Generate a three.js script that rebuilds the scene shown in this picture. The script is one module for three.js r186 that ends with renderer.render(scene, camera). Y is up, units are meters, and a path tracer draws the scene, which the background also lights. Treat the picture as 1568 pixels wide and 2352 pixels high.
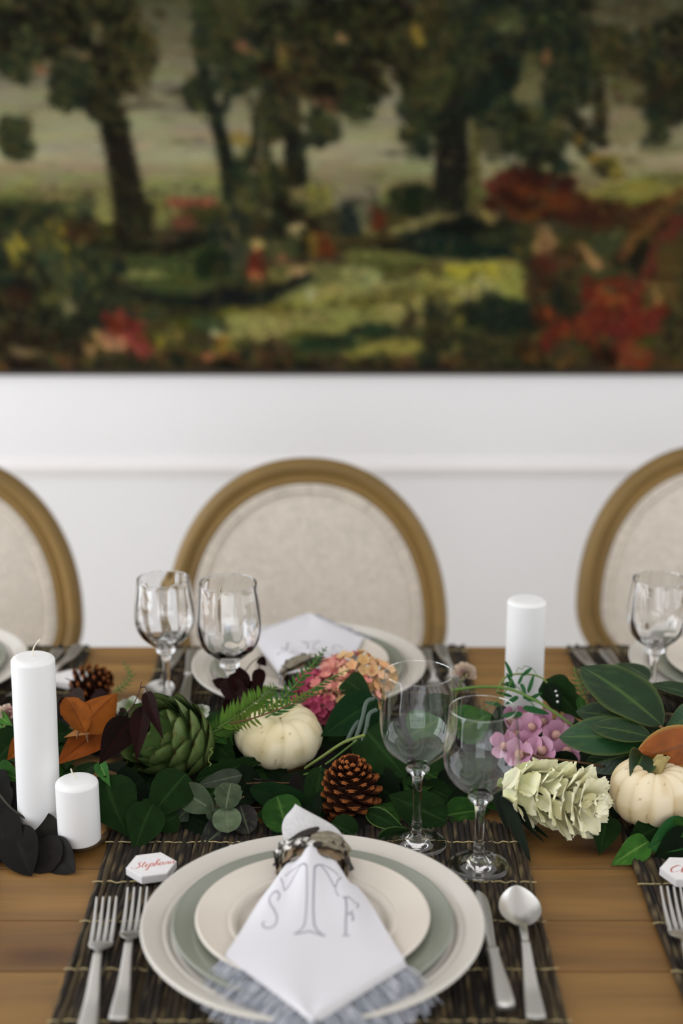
import * as THREE from 'three';
import { RoundedBoxGeometry } from 'three/addons/geometries/RoundedBoxGeometry.js';
import { RectAreaLightUniformsLib } from 'three/addons/lights/RectAreaLightUniformsLib.js';
import { mergeGeometries, mergeVertices, toCreasedNormals } from 'three/addons/utils/BufferGeometryUtils.js';

// ---------------------------------------------------------------- camera, light, exposure
const scene = new THREE.Scene();
const renderer = new THREE.WebGLRenderer();
renderer.toneMapping = THREE.LinearToneMapping;
renderer.toneMappingExposure = 0.71;
renderer.shadowMap.enabled = true;
const TOP = 0.76;                                    // height of the table top
const camera = new THREE.PerspectiveCamera(39.6, 1568 / 2352, 0.05, 30);
camera.position.set(0, TOP + 0.786, 1.558);
camera.rotation.set(THREE.MathUtils.degToRad(-15.6), 0, 0);
camera.focus = 1.62;
camera.userData.fStop = 2.0;
scene.add(camera);
scene.background = new THREE.Color(0.75, 0.82, 0.95); // an overcast sky outside the windows
RectAreaLightUniformsLib.init();
function daylight(w, h, x, y, z, tx, ty, tz, k, c) {   // the soft daylight that comes in through one window
  const l = new THREE.RectAreaLight(new THREE.Color(...c), k, w, h);
  l.position.set(x, y, z); l.lookAt(tx, ty, tz); scene.add(l);
}
daylight(3.0, 2.5, -2.58, 1.35, 0.1, 5, 1.35, 0.1, 5.0, [0.965, 1, 1.03]);    // tall glazed doors in the left wall
daylight(2.2, 2.5, 2.58, 1.35, -0.2, -5, 1.35, -0.2, 2.4, [0.985, 1, 1.0]);      // tall window in the right wall
daylight(3.0, 2.5, 0.0, 1.35, 4.18, 0.0, 1.35, -5, 2.6, [0.975, 1, 1.015]);        // window behind the photographer

// ---------------------------------------------------------------- helpers
const R = (d) => (d * Math.PI) / 180;
function mulberry(a) { return () => { a |= 0; a = (a + 0x6d2b79f5) | 0; let t = Math.imul(a ^ (a >>> 15), 1 | a); t = (t + Math.imul(t ^ (t >>> 7), 61 | t)) ^ t; return ((t ^ (t >>> 14)) >>> 0) / 4294967296; }; }
let rnd = mulberry(7);
const rr = (a, b) => a + (b - a) * rnd();
const V = (a) => new THREE.Vector3(a[0], a[1], a[2]);
const lerp = (a, b, t) => a + (b - a) * t;
const smooth = (a, b, x) => { const t = Math.min(1, Math.max(0, (x - a) / (b - a))); return t * t * (3 - 2 * t); };
const col = (h) => new THREE.Color(h);               // hex is sRGB, kept linear inside
const used = {};
function numbered(n) { const k = (used[n] = (used[n] ?? -1) + 1); return k ? n + '_' + String(k).padStart(3, '0') : n; }
function tag(o, label, category, group, kind) { if (label) o.userData.label = label; if (category) o.userData.category = category; if (group) o.userData.group = group; if (kind) o.userData.kind = kind; return o; }
function thing(name, label, category, pos = [0, 0, 0], turn = 0, group) {
  const o = new THREE.Group(); o.name = numbered(name); scene.add(o); o.position.set(...pos); o.rotation.y = turn; return tag(o, label, category, group);
}
function part(parent, name, geo, mat, label) {
  const m = new THREE.Mesh(geo, mat); m.name = numbered(name); m.castShadow = m.receiveShadow = true; parent.add(m); if (label) m.userData.label = label; return m;
}
function solo(name, geo, mat, label, category, group) { return tag(part(scene, name, geo, mat), label, category, group); }
function struct(name, geo, mat) { return tag(part(scene, name, geo, mat), null, null, null, 'structure'); }
function copyOf(src, name, label, pos, turn, group) {  // another of the same kind: parts cloned, geometry and materials shared
  const c = src.clone(); c.name = numbered(name); c.traverse((o) => { if (o !== c) o.name = numbered(o.name.replace(/_\d{3}$/, '')); });
  c.userData = { ...src.userData, label }; if (group) c.userData.group = group; c.position.set(...pos); c.rotation.set(0, turn, 0); scene.add(c); return c;
}
const box = (w, h, d, r = 0.002) => new RoundedBoxGeometry(w, h, d, 2, Math.min(r, w / 2.2, h / 2.2, d / 2.2));
const at = (g, x, y, z) => g.translate(x, y, z);
// lattice value noise in 3-D and its sums
const hash = (x, y, z) => { let h = Math.imul(x, 374761393) ^ Math.imul(y, 668265263) ^ Math.imul(z, 2147483647 ^ 98765431); h = Math.imul(h ^ (h >>> 13), 1274126177); return ((h ^ (h >>> 16)) >>> 0) / 4294967296; };
function noise(x, y, z = 0, wrap = 0) {
  const X = Math.floor(x), Y = Math.floor(y), Z = Math.floor(z), f = (t) => t * t * (3 - 2 * t), u = f(x - X), v = f(y - Y), w = f(z - Z);
  const W = (a) => (wrap ? ((a % wrap) + wrap) % wrap : a);
  const c = (a, b, d) => hash(W(X + a), W(Y + b), Z + d);
  return lerp(lerp(lerp(c(0, 0, 0), c(1, 0, 0), u), lerp(c(0, 1, 0), c(1, 1, 0), u), v), lerp(lerp(c(0, 0, 1), c(1, 0, 1), u), lerp(c(0, 1, 1), c(1, 1, 1), u), v), w);
}
function fbm(x, y, z = 0, oct = 4) { let s = 0, a = 0.5, f = 1; for (let i = 0; i < oct; i++) { s += a * noise(x * f, y * f, z + i * 7.3); a *= 0.5; f *= 2; } return s / (1 - Math.pow(0.5, oct)); }
function dataTexture(w, h, fn, srgb = true) {
  const d = new Uint8Array(w * h * 4);
  for (let y = 0; y < h; y++) for (let x = 0; x < w; x++) { const c = fn(x / w, y / h); const i = (y * w + x) * 4; for (let k = 0; k < 3; k++) d[i + k] = Math.max(0, Math.min(255, (Array.isArray(c) ? c[k] : c) * 255)); d[i + 3] = 255; }
  const t = new THREE.DataTexture(d, w, h); t.wrapS = t.wrapT = THREE.RepeatWrapping; t.magFilter = THREE.LinearFilter; t.minFilter = THREE.LinearMipmapLinearFilter; t.generateMipmaps = true; if (srgb) t.colorSpace = THREE.SRGBColorSpace; t.needsUpdate = true; return t;
}
// surface from a grid of points fn(u, v) -> [x, y, z]; optional colours colour(u, v) -> Color
function grid(nu, nv, fn, { color, uv, closeU = false } = {}) {
  const p = [], c = [], t = [], idx = [];
  for (let j = 0; j <= nv; j++) for (let i = 0; i <= nu; i++) {
    const u = i / nu, v = j / nv, q = fn(closeU && i === nu ? 0 : u, v); p.push(...q); t.push(...(uv ? uv(u, v, q) : [u, v])); if (color) { const k = color(u, v, q); c.push(k.r, k.g, k.b); }
  }
  for (let j = 0; j < nv; j++) for (let i = 0; i < nu; i++) { const a = j * (nu + 1) + i, b = a + 1, d = a + nu + 1, e = d + 1; idx.push(a, b, e, a, e, d); }
  const g = new THREE.BufferGeometry(); g.setAttribute('position', new THREE.Float32BufferAttribute(p, 3)); g.setAttribute('uv', new THREE.Float32BufferAttribute(t, 2)); if (color) g.setAttribute('color', new THREE.Float32BufferAttribute(c, 3));
  g.setIndex(idx); g.computeVertexNormals();
  if (closeU) { const n = g.attributes.normal; for (let j = 0; j <= nv; j++) { const a = j * (nu + 1), b = a + nu, s = new THREE.Vector3(n.getX(a) + n.getX(b), n.getY(a) + n.getY(b), n.getZ(a) + n.getZ(b)).normalize(); n.setXYZ(a, s.x, s.y, s.z); n.setXYZ(b, s.x, s.y, s.z); } }
  return g;
}
function tintGeo(g, c) { const n = g.attributes.position.count, a = new Float32Array(n * 3); for (let i = 0; i < n; i++) { a[i * 3] = c.r; a[i * 3 + 1] = c.g; a[i * 3 + 2] = c.b; } g.setAttribute('color', new THREE.BufferAttribute(a, 3)); return g; }
function lathe(points, seg = 96) { return new THREE.LatheGeometry(points.map((p) => new THREE.Vector2(p[0], p[1])), seg); }
// smooth profile: a Catmull-Rom curve through the points
function profile(points, n) { const c = new THREE.CatmullRomCurve3(points.map((p) => new THREE.Vector3(p[0], p[1], 0)), false, 'centripetal'); return c.getPoints(n).map((p) => [Math.max(0, p.x), p.y]); }
function tube(points, r, seg = 24, rad = 6, taper = 1, wob = 0) {
  const c = new THREE.CatmullRomCurve3(points.map(V)), fr = c.computeFrenetFrames(seg, false);
  return grid(rad, seg, (u, v) => {
    const k = Math.round(v * seg), p = c.getPointAt(v), a = u * Math.PI * 2, q = r * lerp(1, taper, v) * (1 + wob * (hash(k, Math.round(u * rad) % rad, 5) - 0.5)), n = fr.normals[k], b = fr.binormals[k];
    return [p.x + q * (n.x * Math.cos(a) + b.x * Math.sin(a)), p.y + q * (n.y * Math.cos(a) + b.y * Math.sin(a)), p.z + q * (n.z * Math.cos(a) + b.z * Math.sin(a))];
  }, { closeU: true });
}
const std = (o) => new THREE.MeshStandardMaterial({ roughness: 0.6, side: THREE.DoubleSide, ...o });
const phys = (o) => new THREE.MeshPhysicalMaterial({ roughness: 0.4, side: THREE.DoubleSide, ...o });

// ---------------------------------------------------------------- materials
const fineBump = dataTexture(256, 256, (u, v) => 0.5 * noise(u * 64, v * 64, 1, 64) + 0.5 * noise(u * 128, v * 128, 3, 128), false);
const leafBump = dataTexture(256, 256, (u, v) => { const s = Math.abs(u * 2 - 1), f = ((v - s * 0.28) * 9 + 9) % 1; return 0.45 + 0.25 * Math.max(0, 1 - Math.abs(f - 0.5) * 5) * (1 - 0.4 * s) + (s < 0.05 ? 0.25 : 0) + 0.22 * (fbm(u * 12, v * 20, 3, 3) - 0.5); }, false);
const linenTex = dataTexture(512, 512, (u, v) => { const a = noise(u * 256, v * 24, 2, 256), b = noise(u * 24, v * 256, 4, 256), n = 0.86 + 0.1 * a + 0.1 * b - 0.06; return [n, n * 0.995, n * 0.985]; });
const linenBump = dataTexture(512, 512, (u, v) => 0.5 + 0.25 * Math.sin(u * 2 * Math.PI * 100) + 0.25 * Math.sin(v * 2 * Math.PI * 100), false);
const woodTex = dataTexture(1024, 1024, (u, v) => {     // u along the grain
  const warp = 0.05 * fbm(u * 3, v * 5, 2, 3);
  let ring = 0;
  const y = v + warp, base = fbm(u * 2.5, y * 26, 8, 4), fine = fbm(u * 22, y * 210, 4, 3);
  ring = 0.5 + 0.5 * Math.sin(2 * Math.PI * (y * 13 + 1.7 * fbm(u * 1.5, y * 4, 5, 3)));
  let k = 0;                                            // knots
  for (const [kx, ky, kr] of [[0.2, 0.62, 0.018], [0.71, 0.3, 0.014], [0.47, 0.86, 0.02], [0.86, 0.72, 0.012]]) { const d = Math.hypot((u - kx) * 0.55, v - ky) / kr; k = Math.max(k, Math.exp(-d * d) * 0.9); }
  const t = 0.78 + 0.2 * base + 0.13 * (fine - 0.5) + 0.1 * (ring - 0.5);
  return [0.70 * t * (1 - 0.4 * k), 0.575 * t * (1 - 0.48 * k), 0.36 * t * (1 - 0.58 * k)];
});
const M = {
  wall: std({ color: col(0xe7e5e5), roughness: 0.85, bumpMap: fineBump, bumpScale: 0.0004 }),
  trim: std({ color: col(0xebe7e6), roughness: 0.6 }),
  ceiling: std({ color: col(0xe8e4e0), roughness: 0.9 }),
  floor: std({ color: col(0xd6d2ca), roughness: 0.7, bumpMap: fineBump, bumpScale: 0.0005 }),
  wood: std({ map: woodTex, roughness: 0.62, bumpMap: woodTex, bumpScale: 0.0006 }),
  woodEdge: std({ map: woodTex, color: col(0xd8c8b4), roughness: 0.6 }),
  chairWood: std({ map: woodTex, color: col(0xdad2b2), roughness: 0.6, bumpMap: fineBump, bumpScale: 0.0006 }),
  linen: std({ map: linenTex, color: col(0xf0e6d9), roughness: 0.95, bumpMap: linenBump, bumpScale: 0.0004 }),
  napkin: std({ map: linenTex, color: col(0xe6e4e7), roughness: 0.95 }),
  silver: std({ color: col(0xd2d0cc), metalness: 1, roughness: 0.3 }),
  silverHandle: std({ color: col(0xcfcdc8), metalness: 1, roughness: 0.38 }),
  glass: phys({ color: col(0xffffff), roughness: 0, transmission: 1, thickness: 0.003, ior: 1.5, clearcoat: 0.7, clearcoatRoughness: 0.0 }),
  pane: phys({ color: col(0xffffff), roughness: 0, transmission: 1, thickness: 0, ior: 1.62 }),
  rim: phys({ color: col(0xffffff), roughness: 0, transmission: 1, thickness: 0, ior: 2.3 }),
  wax: phys({ color: col(0xf3f2f1), roughness: 0.5, sheen: 0.2, sheenRoughness: 0.6 }),
  wick: std({ color: col(0xe6dfcc), roughness: 0.9 }),
  charger: phys({ color: col(0xd5cfc5), roughness: 0.22, clearcoat: 0.5, clearcoatRoughness: 0.12 }),
  greyPlate: phys({ color: col(0x8a8e80), roughness: 0.25, clearcoat: 0.5, clearcoatRoughness: 0.15 }),
  creamPlate: phys({ color: col(0xe4dacd), roughness: 0.25, clearcoat: 0.5, clearcoatRoughness: 0.12 }),
  vc: phys({ vertexColors: true, roughness: 0.7, specularIntensity: 0.14, bumpMap: leafBump, bumpScale: 0.0008 }),
  vcMatte: phys({ vertexColors: true, roughness: 0.9, specularIntensity: 0.25 }),
  vcGloss: phys({ vertexColors: true, roughness: 0.36, specularIntensity: 0.6, bumpMap: leafBump, bumpScale: 0.0005 }),
  vcRind: phys({ vertexColors: true, roughness: 0.45, specularIntensity: 0.6 }),
  vcBark: std({ vertexColors: true, roughness: 0.95, bumpMap: fineBump, bumpScale: 0.001 }),
  petal: std({ vertexColors: true, roughness: 0.75 }),
};

// ---------------------------------------------------------------- the room
const ROOM = { x0: -2.5, x1: 2.5, z0: -1.6, z1: 4.1, h: 2.75 };
function wallWithHole(name, along, x, z0, z1, w0, w1, y0, y1, out) {   // a thick wall with one window opening, its frame, bars and pane
  const T = 0.16, g = [], pan = (a0, a1, b0, b1) => { const b = new THREE.BoxGeometry(a1 - a0, b1 - b0, T); g.push(b.translate((a0 + a1) / 2, (b0 + b1) / 2, 0)); };
  pan(z0, w0, 0, ROOM.h); pan(w1, z1, 0, ROOM.h); pan(w0, w1, 0, y0); pan(w0, w1, y1, ROOM.h);
  const w = mergeGeometries(g), fit = (q) => { if (along === 'z') { q.rotateY(-Math.PI / 2); q.translate(x + (out * T) / 2, 0, 0); } else q.translate(0, 0, x + (out * T) / 2); return q; };
  struct(name, fit(w), M.wall);
  const n = ++windows, bars = [], bar = (a0, a1, b0, b1) => bars.push(at(box(a1 - a0, b1 - b0, 0.05, 0.004), (a0 + a1) / 2, (b0 + b1) / 2, 0));
  bar(w0, w0 + 0.06, y0, y1); bar(w1 - 0.06, w1, y0, y1); bar(w0, w1, y0, y0 + 0.06); bar(w0, w1, y1 - 0.06, y1);
  const k = Math.max(2, Math.round((w1 - w0) / 0.75)); for (let i = 1; i < k; i++) { const a = lerp(w0, w1, i / k); bar(a - 0.02, a + 0.02, y0, y1); }
  bar(w0, w1, (y0 + y1) / 2 - 0.02, (y0 + y1) / 2 + 0.02);
  const win = new THREE.Group(); win.name = 'window_' + n; win.userData.kind = 'structure'; scene.add(win);
  part(win, 'window_frame', fit(mergeGeometries(bars)), M.trim);
}
let windows = 0;
struct('floor', at(new THREE.BoxGeometry(5.4, 0.1, 6.2), 0, -0.05, 1.25), M.floor);
struct('ceiling', at(new THREE.BoxGeometry(5.4, 0.1, 6.2), 0, ROOM.h + 0.05, 1.25), M.ceiling);
struct('wall_back', at(new THREE.BoxGeometry(5.4, ROOM.h, 0.16), 0, ROOM.h / 2, ROOM.z0 - 0.08), M.wall);
wallWithHole('wall_left', 'z', ROOM.x0, ROOM.z0, ROOM.z1, -1.4, 1.6, 0.1, 2.6, -1);
wallWithHole('wall_right', 'z', ROOM.x1, ROOM.z0, ROOM.z1, -1.3, 0.9, 0.1, 2.6, 1);
wallWithHole('wall_front', 'x', ROOM.z1, -2.66, 2.66, -1.5, 1.5, 0.1, 2.6, 1);
{ // the panel moulding that runs along the back wall under the tapestry
  const s = new THREE.Shape(); [[0, 0.752], [0.006, 0.752], [0.009, 0.757], [0.009, 0.761], [0.016, 0.766], [0.019, 0.772], [0.016, 0.779], [0.011, 0.782], [0.011, 0.79], [0.005, 0.796], [0, 0.796]].forEach((p, i) => (i ? s.lineTo(...p) : s.moveTo(...p)));
  const g = new THREE.ExtrudeGeometry(s, { depth: 5, bevelEnabled: false }); g.rotateY(-Math.PI / 2); g.translate(2.5, 0, ROOM.z0); struct('trim_1', g, M.trim);
  struct('baseboard_back', at(box(5, 0.14, 0.02, 0.005), 0, 0.07, ROOM.z0 + 0.01), M.trim);
}
// ---------------------------------------------------------------- chairs
function ovalPoint(t, a, bt, bl) { const c = Math.cos(t), s = Math.sin(t); return [a * Math.sign(c) * Math.pow(Math.abs(c), 0.94), (s > 0 ? bt : bl) * Math.sign(s) * Math.pow(Math.abs(s), 0.94)]; }
function ovalSweep(prof, a, bt, bl, n = 120) {         // prof: closed loop of [out, depth]
  return grid(prof.length, n, (u, v) => {
    const t = v * Math.PI * 2, e = 0.01, p = ovalPoint(t, a, bt, bl), q = ovalPoint(t + e, a, bt, bl), o = ovalPoint(t - e, a, bt, bl), dx = q[0] - o[0], dy = q[1] - o[1], l = Math.hypot(dx, dy), k = prof[Math.round(u * prof.length) % prof.length];
    return [p[0] + (k[0] * dy) / l, p[1] - (k[0] * dx) / l, k[1]];
  }, { closeU: true, uv: (u, v) => [v * 1.6, 0.31 + u * 0.06] });
}
function ovalDome(a, bt, bl, bulge, z, n = 24) { return grid(96, n, (u, v) => { const p = ovalPoint(u * Math.PI * 2, a, bt, bl), k = Math.sin((v * Math.PI) / 2); return [p[0] * k, p[1] * k, z + bulge * Math.sqrt(Math.max(0, 1 - k * k * 0.98))]; }, { closeU: true, uv: (u, v, q) => [q[0] * 4, q[1] * 4] }); }
function makeChair(label, x, z, turn, y) {
  const t = thing('oval_back_chair', label, 'chair', [x, 0, z], turn, 'oval back chairs along the wall side of the table');
  const tilt = R(-9), cy = y, A = 0.227, BT = 0.278, BL = 0.15;
  const lean = (g) => { g.rotateX(tilt); g.translate(0, cy, 0); return g; };
  const rim = [[-0.022, -0.008], [-0.022, 0.006], [-0.019, 0.012], [-0.013, 0.013], [-0.009, 0.008], [-0.006, 0.006], [-0.002, 0.011], [0.004, 0.015], [0.01, 0.015], [0.015, 0.011], [0.018, 0.005], [0.022, 0.0], [0.022, -0.018], [0.016, -0.024], [-0.016, -0.024]];
  part(t, 'back_frame', lean(ovalSweep(rim, A, BT, BL)), M.chairWood);
  part(t, 'backrest', lean(ovalDome(A - 0.02, BT - 0.02, BL - 0.02, 0.022, 0.0)), M.linen);
  part(t, 'rear_panel', lean(ovalDome(A - 0.015, BT - 0.015, BL - 0.015, -0.008, -0.014)), M.linen);
  const bead = []; for (let i = 0; i < 8; i++) bead.push([-0.026 + 0.0045 * Math.cos((i / 8) * 2 * Math.PI), 0.009 + 0.0045 * Math.sin((i / 8) * 2 * Math.PI)]);
  const bead2 = bead.map((b) => [b[0] - 0.0085, b[1] + 0.001]);
  part(t, 'piping', lean(ovalSweep(bead, A, BT, BL)), M.linen); part(t, 'piping', lean(ovalSweep(bead2, A, BT, BL)), M.linen);
  part(t, 'seat', at(box(0.5, 0.09, 0.46, 0.04), 0, 0.455, 0.24), M.linen);
  part(t, 'seat_rail', at(box(0.5, 0.06, 0.48, 0.012), 0, 0.385, 0.24), M.chairWood);
  for (const [lx, lz] of [[-0.21, 0.45], [0.21, 0.45], [-0.2, 0.03], [0.2, 0.03]]) part(t, 'leg', at(lathe([[0, 0], [0.013, 0], [0.016, 0.02], [0.013, 0.04], [0.019, 0.22], [0.024, 0.3], [0.02, 0.315], [0.026, 0.325], [0.026, 0.38], [0, 0.38]], 16), lx, 0, lz), M.chairWood);
  for (const s of [-1, 1]) part(t, 'back_post', tube([[s * 0.12, 0.4, -0.005], [s * 0.125, 0.48, 0.01], [s * 0.13, 0.56, 0.012]], 0.017, 8, 8), M.chairWood);
  return t;
}
makeChair('round topped linen chair facing the napkin with fringe, between the other two chairs', -0.06, -0.81, R(4), 0.673);
makeChair('linen oval back chair cut off by the frame behind the tall candle', -0.714, -0.84, R(2), 0.673);
makeChair('linen oval back chair behind the magnolia branch and lone far goblet', 0.684, -0.92, R(-3), 0.673);

// ---------------------------------------------------------------- table
{
  const t = thing('dining_table', 'long pale wooden plank table laid for dinner', 'table', [0, 0, 0]);
  const seams = [-0.489, -0.4174, -0.3, -0.165, 0.0, 0.1785, 0.2813, 0.3703, 0.489], tones = [0xd9c5a8, 0xe2d0b4, 0xd8c6aa, 0xcbb594, 0xc8b08e, 0xd6bf9c, 0xcdb592, 0xdcc8a8, 0xd0bb98];
  for (let i = 0; i < 8; i++) {
    const z0 = seams[i] + 0.0007, z1 = seams[i + 1] - 0.0007, g = box(3.4, 0.036, z1 - z0, 0.0014), p = g.attributes.position, uv = g.attributes.uv, ox = hash(i, 3, 1), oy = i * 0.137;
    for (let k = 0; k < p.count; k++) uv.setXY(k, p.getX(k) * 0.7 + ox, p.getZ(k) * 1.1 + oy + p.getY(k));
    g.translate(0, TOP - 0.018, (z0 + z1) / 2);
    part(t, 'plank', g, std({ map: woodTex, color: col(tones[i]), roughness: 0.55, bumpMap: woodTex, bumpScale: 0.0005 }));
  }
  for (const s of [-1, 1]) part(t, 'apron', at(box(2.9, 0.09, 0.025), 0, TOP - 0.082, s * 0.37), M.woodEdge);
  for (const x of [-1.45, 1.45]) for (const z of [-0.37, 0.37]) part(t, 'leg', at(box(0.085, TOP - 0.037, 0.085, 0.006), x, (TOP - 0.037) / 2, z), M.woodEdge);
}

// ---------------------------------------------------------------- twig placemats
const twigGeo = [];
for (let k = 0; k < 10; k++) {
  rnd = mulberry(100 + k); const L = 0.395, base = col(['#211910', '#2e2215', '#1c150e', '#362915', '#261d14', '#3c2e1a', '#1a140f', '#2c2114', '#45371f', '#241b11'][k]);
  twigGeo.push(grid(7, 26, (u, v) => { const a = u * Math.PI * 2, r = 0.0036 * (0.74 + 0.55 * noise(u * 7, v * 22, k * 9 + 1, 7)), wx = 0.0022 * (noise(v * 5, k, 3) - 0.5), wy = 0.0008 * (noise(v * 6, k, 8) - 0.5); return [wx + r * Math.cos(a), wy + r * Math.sin(a), (v - 0.5) * L]; },
    { closeU: true, color: (u, v) => base.clone().multiplyScalar(0.4 + 1.0 * noise(u * 7, v * 46, k * 5, 7)).lerp(col('#9a855c'), 0.5 * smooth(0.68, 0.85, noise(u * 5, v * 30, k + 40, 5))) }));
}
const twineMat = std({ color: col(0xb7a678), roughness: 0.95 });
function makeMat(label, x, z, turn, w = 0.462, group = 'twig placemats') {
  const t = thing('placemat', label, 'placemat', [x, TOP + 0.0042, z], turn, group), n = Math.round(w / 0.0063);
  for (let i = 0; i < n; i++) { const m = part(t, 'twig', twigGeo[Math.floor(rnd() * 10)], M.vcBark); m.position.set(-w / 2 + (i + 0.5) * (w / n), rr(-0.0004, 0.0006), rr(-0.005, 0.005)); m.rotation.z = rr(0, 6); m.scale.z = rr(0.985, 1.01); }
  for (const tz of [-0.148, -0.063, 0.013, 0.096, 0.176]) { const pts = []; for (let i = 0; i <= n; i++) pts.push([-w / 2 - 0.003 + (i * (w + 0.006)) / n, (i % 2 ? 0.0036 : 0.0022) + rr(0, 0.0006), tz + rr(-0.0012, 0.0012)]); part(t, 'twine', tube(pts, 0.0009, n * 2, 4), twineMat); }
  return t;
}
rnd = mulberry(21);
const FRONT = [-0.0277, 0.343], BACK = [-0.046, -0.322], BACKL = [-0.612, -0.322], BACKR = [0.574, -0.322];
makeMat('dark twig placemat under the front plate stack', FRONT[0] - 0.001, 0.282, 0);
makeMat('dark twig placemat under the card lettered Cl, cut off by the frame', 0.545, 0.286, 0);
makeMat('dark twig placemat beside the dark purple leaves, cut off by the frame', -0.605, 0.286, 0);
makeMat('dark twig placemat under the far plates with the feather ringed napkin', BACK[0] + 0.003, -0.278, Math.PI);
makeMat('dark twig placemat behind the tall candle under the far cut off plates', BACKL[0], -0.278, Math.PI);
makeMat('dark twig placemat behind the magnolia branch under the lone far goblet', BACKR[0], -0.278, Math.PI);

// ---------------------------------------------------------------- plates
const plateProfiles = {
  charger: [[0, 0.009], [0.09, 0.009], [0.1, 0.0098], [0.108, 0.0135], [0.114, 0.019], [0.119, 0.0222], [0.1235, 0.0232], [0.126, 0.0245], [0.1285, 0.0239], [0.131, 0.025], [0.1335, 0.0262], [0.136, 0.0256], [0.139, 0.0272], [0.1415, 0.0282], [0.144, 0.0278], [0.147, 0.0292], [0.155, 0.0322], [0.161, 0.0343], [0.1638, 0.0348], [0.1652, 0.0335], [0.1645, 0.0312], [0.158, 0.0288], [0.14, 0.0225], [0.118, 0.013], [0.104, 0.0045], [0.1, 0.0005], [0.096, 0.0004], [0.093, 0.0035], [0, 0.0035]],
  dinner: [[0, 0.008], [0.07, 0.008], [0.08, 0.0088], [0.087, 0.012], [0.092, 0.0165], [0.097, 0.0188], [0.106, 0.0202], [0.12, 0.0226], [0.13, 0.0247], [0.1336, 0.0256], [0.1355, 0.0245], [0.1345, 0.0222], [0.125, 0.0197], [0.1, 0.0138], [0.085, 0.0045], [0.08, 0.0005], [0.076, 0.0004], [0.073, 0.003], [0, 0.003]],
  salad: [[0, 0.0075], [0.058, 0.0075], [0.066, 0.0084], [0.07, 0.0103], [0.073, 0.013], [0.0765, 0.0151], [0.079, 0.0158], [0.0815, 0.0155], [0.084, 0.0162], [0.096, 0.0184], [0.107, 0.0207], [0.111, 0.0216], [0.1128, 0.0207], [0.112, 0.0185], [0.1, 0.0155], [0.08, 0.0105], [0.07, 0.004], [0.066, 0.0005], [0.062, 0.0004], [0.059, 0.003], [0, 0.003]],
};
const plateGeo = Object.fromEntries(Object.entries(plateProfiles).map(([k, p]) => [k, lathe([p[0], ...profile(p.slice(1, -1), 110), p[p.length - 1]], 128)]));
const MATTOP = TOP + 0.0078;
function plates(c, names, labels, group) {
  const ys = { charger: MATTOP, dinner: MATTOP + 0.0093, salad: MATTOP + 0.0178 }, mats = { charger: M.charger, dinner: M.greyPlate, salad: M.creamPlate }, nm = { charger: 'charger_plate', dinner: 'dinner_plate', salad: 'salad_plate' };
  names.forEach((k, i) => { const m = solo(nm[k], plateGeo[k], mats[k], labels[i], 'plate', group[i]); m.position.set(c[0], ys[k], c[1]); });
}
const PG = ['beige charger plates', 'grey green dinner plates', 'cream salad plates'];
plates(FRONT, ['charger', 'dinner', 'salad'], ['large beige ridged charger plate, lowest of the front stack', 'grey green dinner plate, middle of the front stack', 'small cream plate, topmost of the front stack under the monogrammed napkin'], PG);
plates(BACK, ['charger', 'dinner', 'salad'], ['beige charger plate, lowest of the far stack before the middle chair', 'grey green dinner plate, middle of the far stack before the middle chair', 'cream salad plate under the upside down far napkin'], PG);
plates(BACKL, ['charger', 'dinner', 'salad'], ['beige charger plate cut off by the frame behind the tall candle', 'grey green dinner plate on the charger behind the tall candle', 'cream salad plate on the stack behind the tall candle'], PG);
plates(BACKR, ['charger', 'dinner', 'salad'], ['beige charger plate behind the lone far goblet near the magnolia branch', 'grey green dinner plate behind the lone far goblet', 'cream salad plate behind the lone far goblet'], PG);

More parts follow.
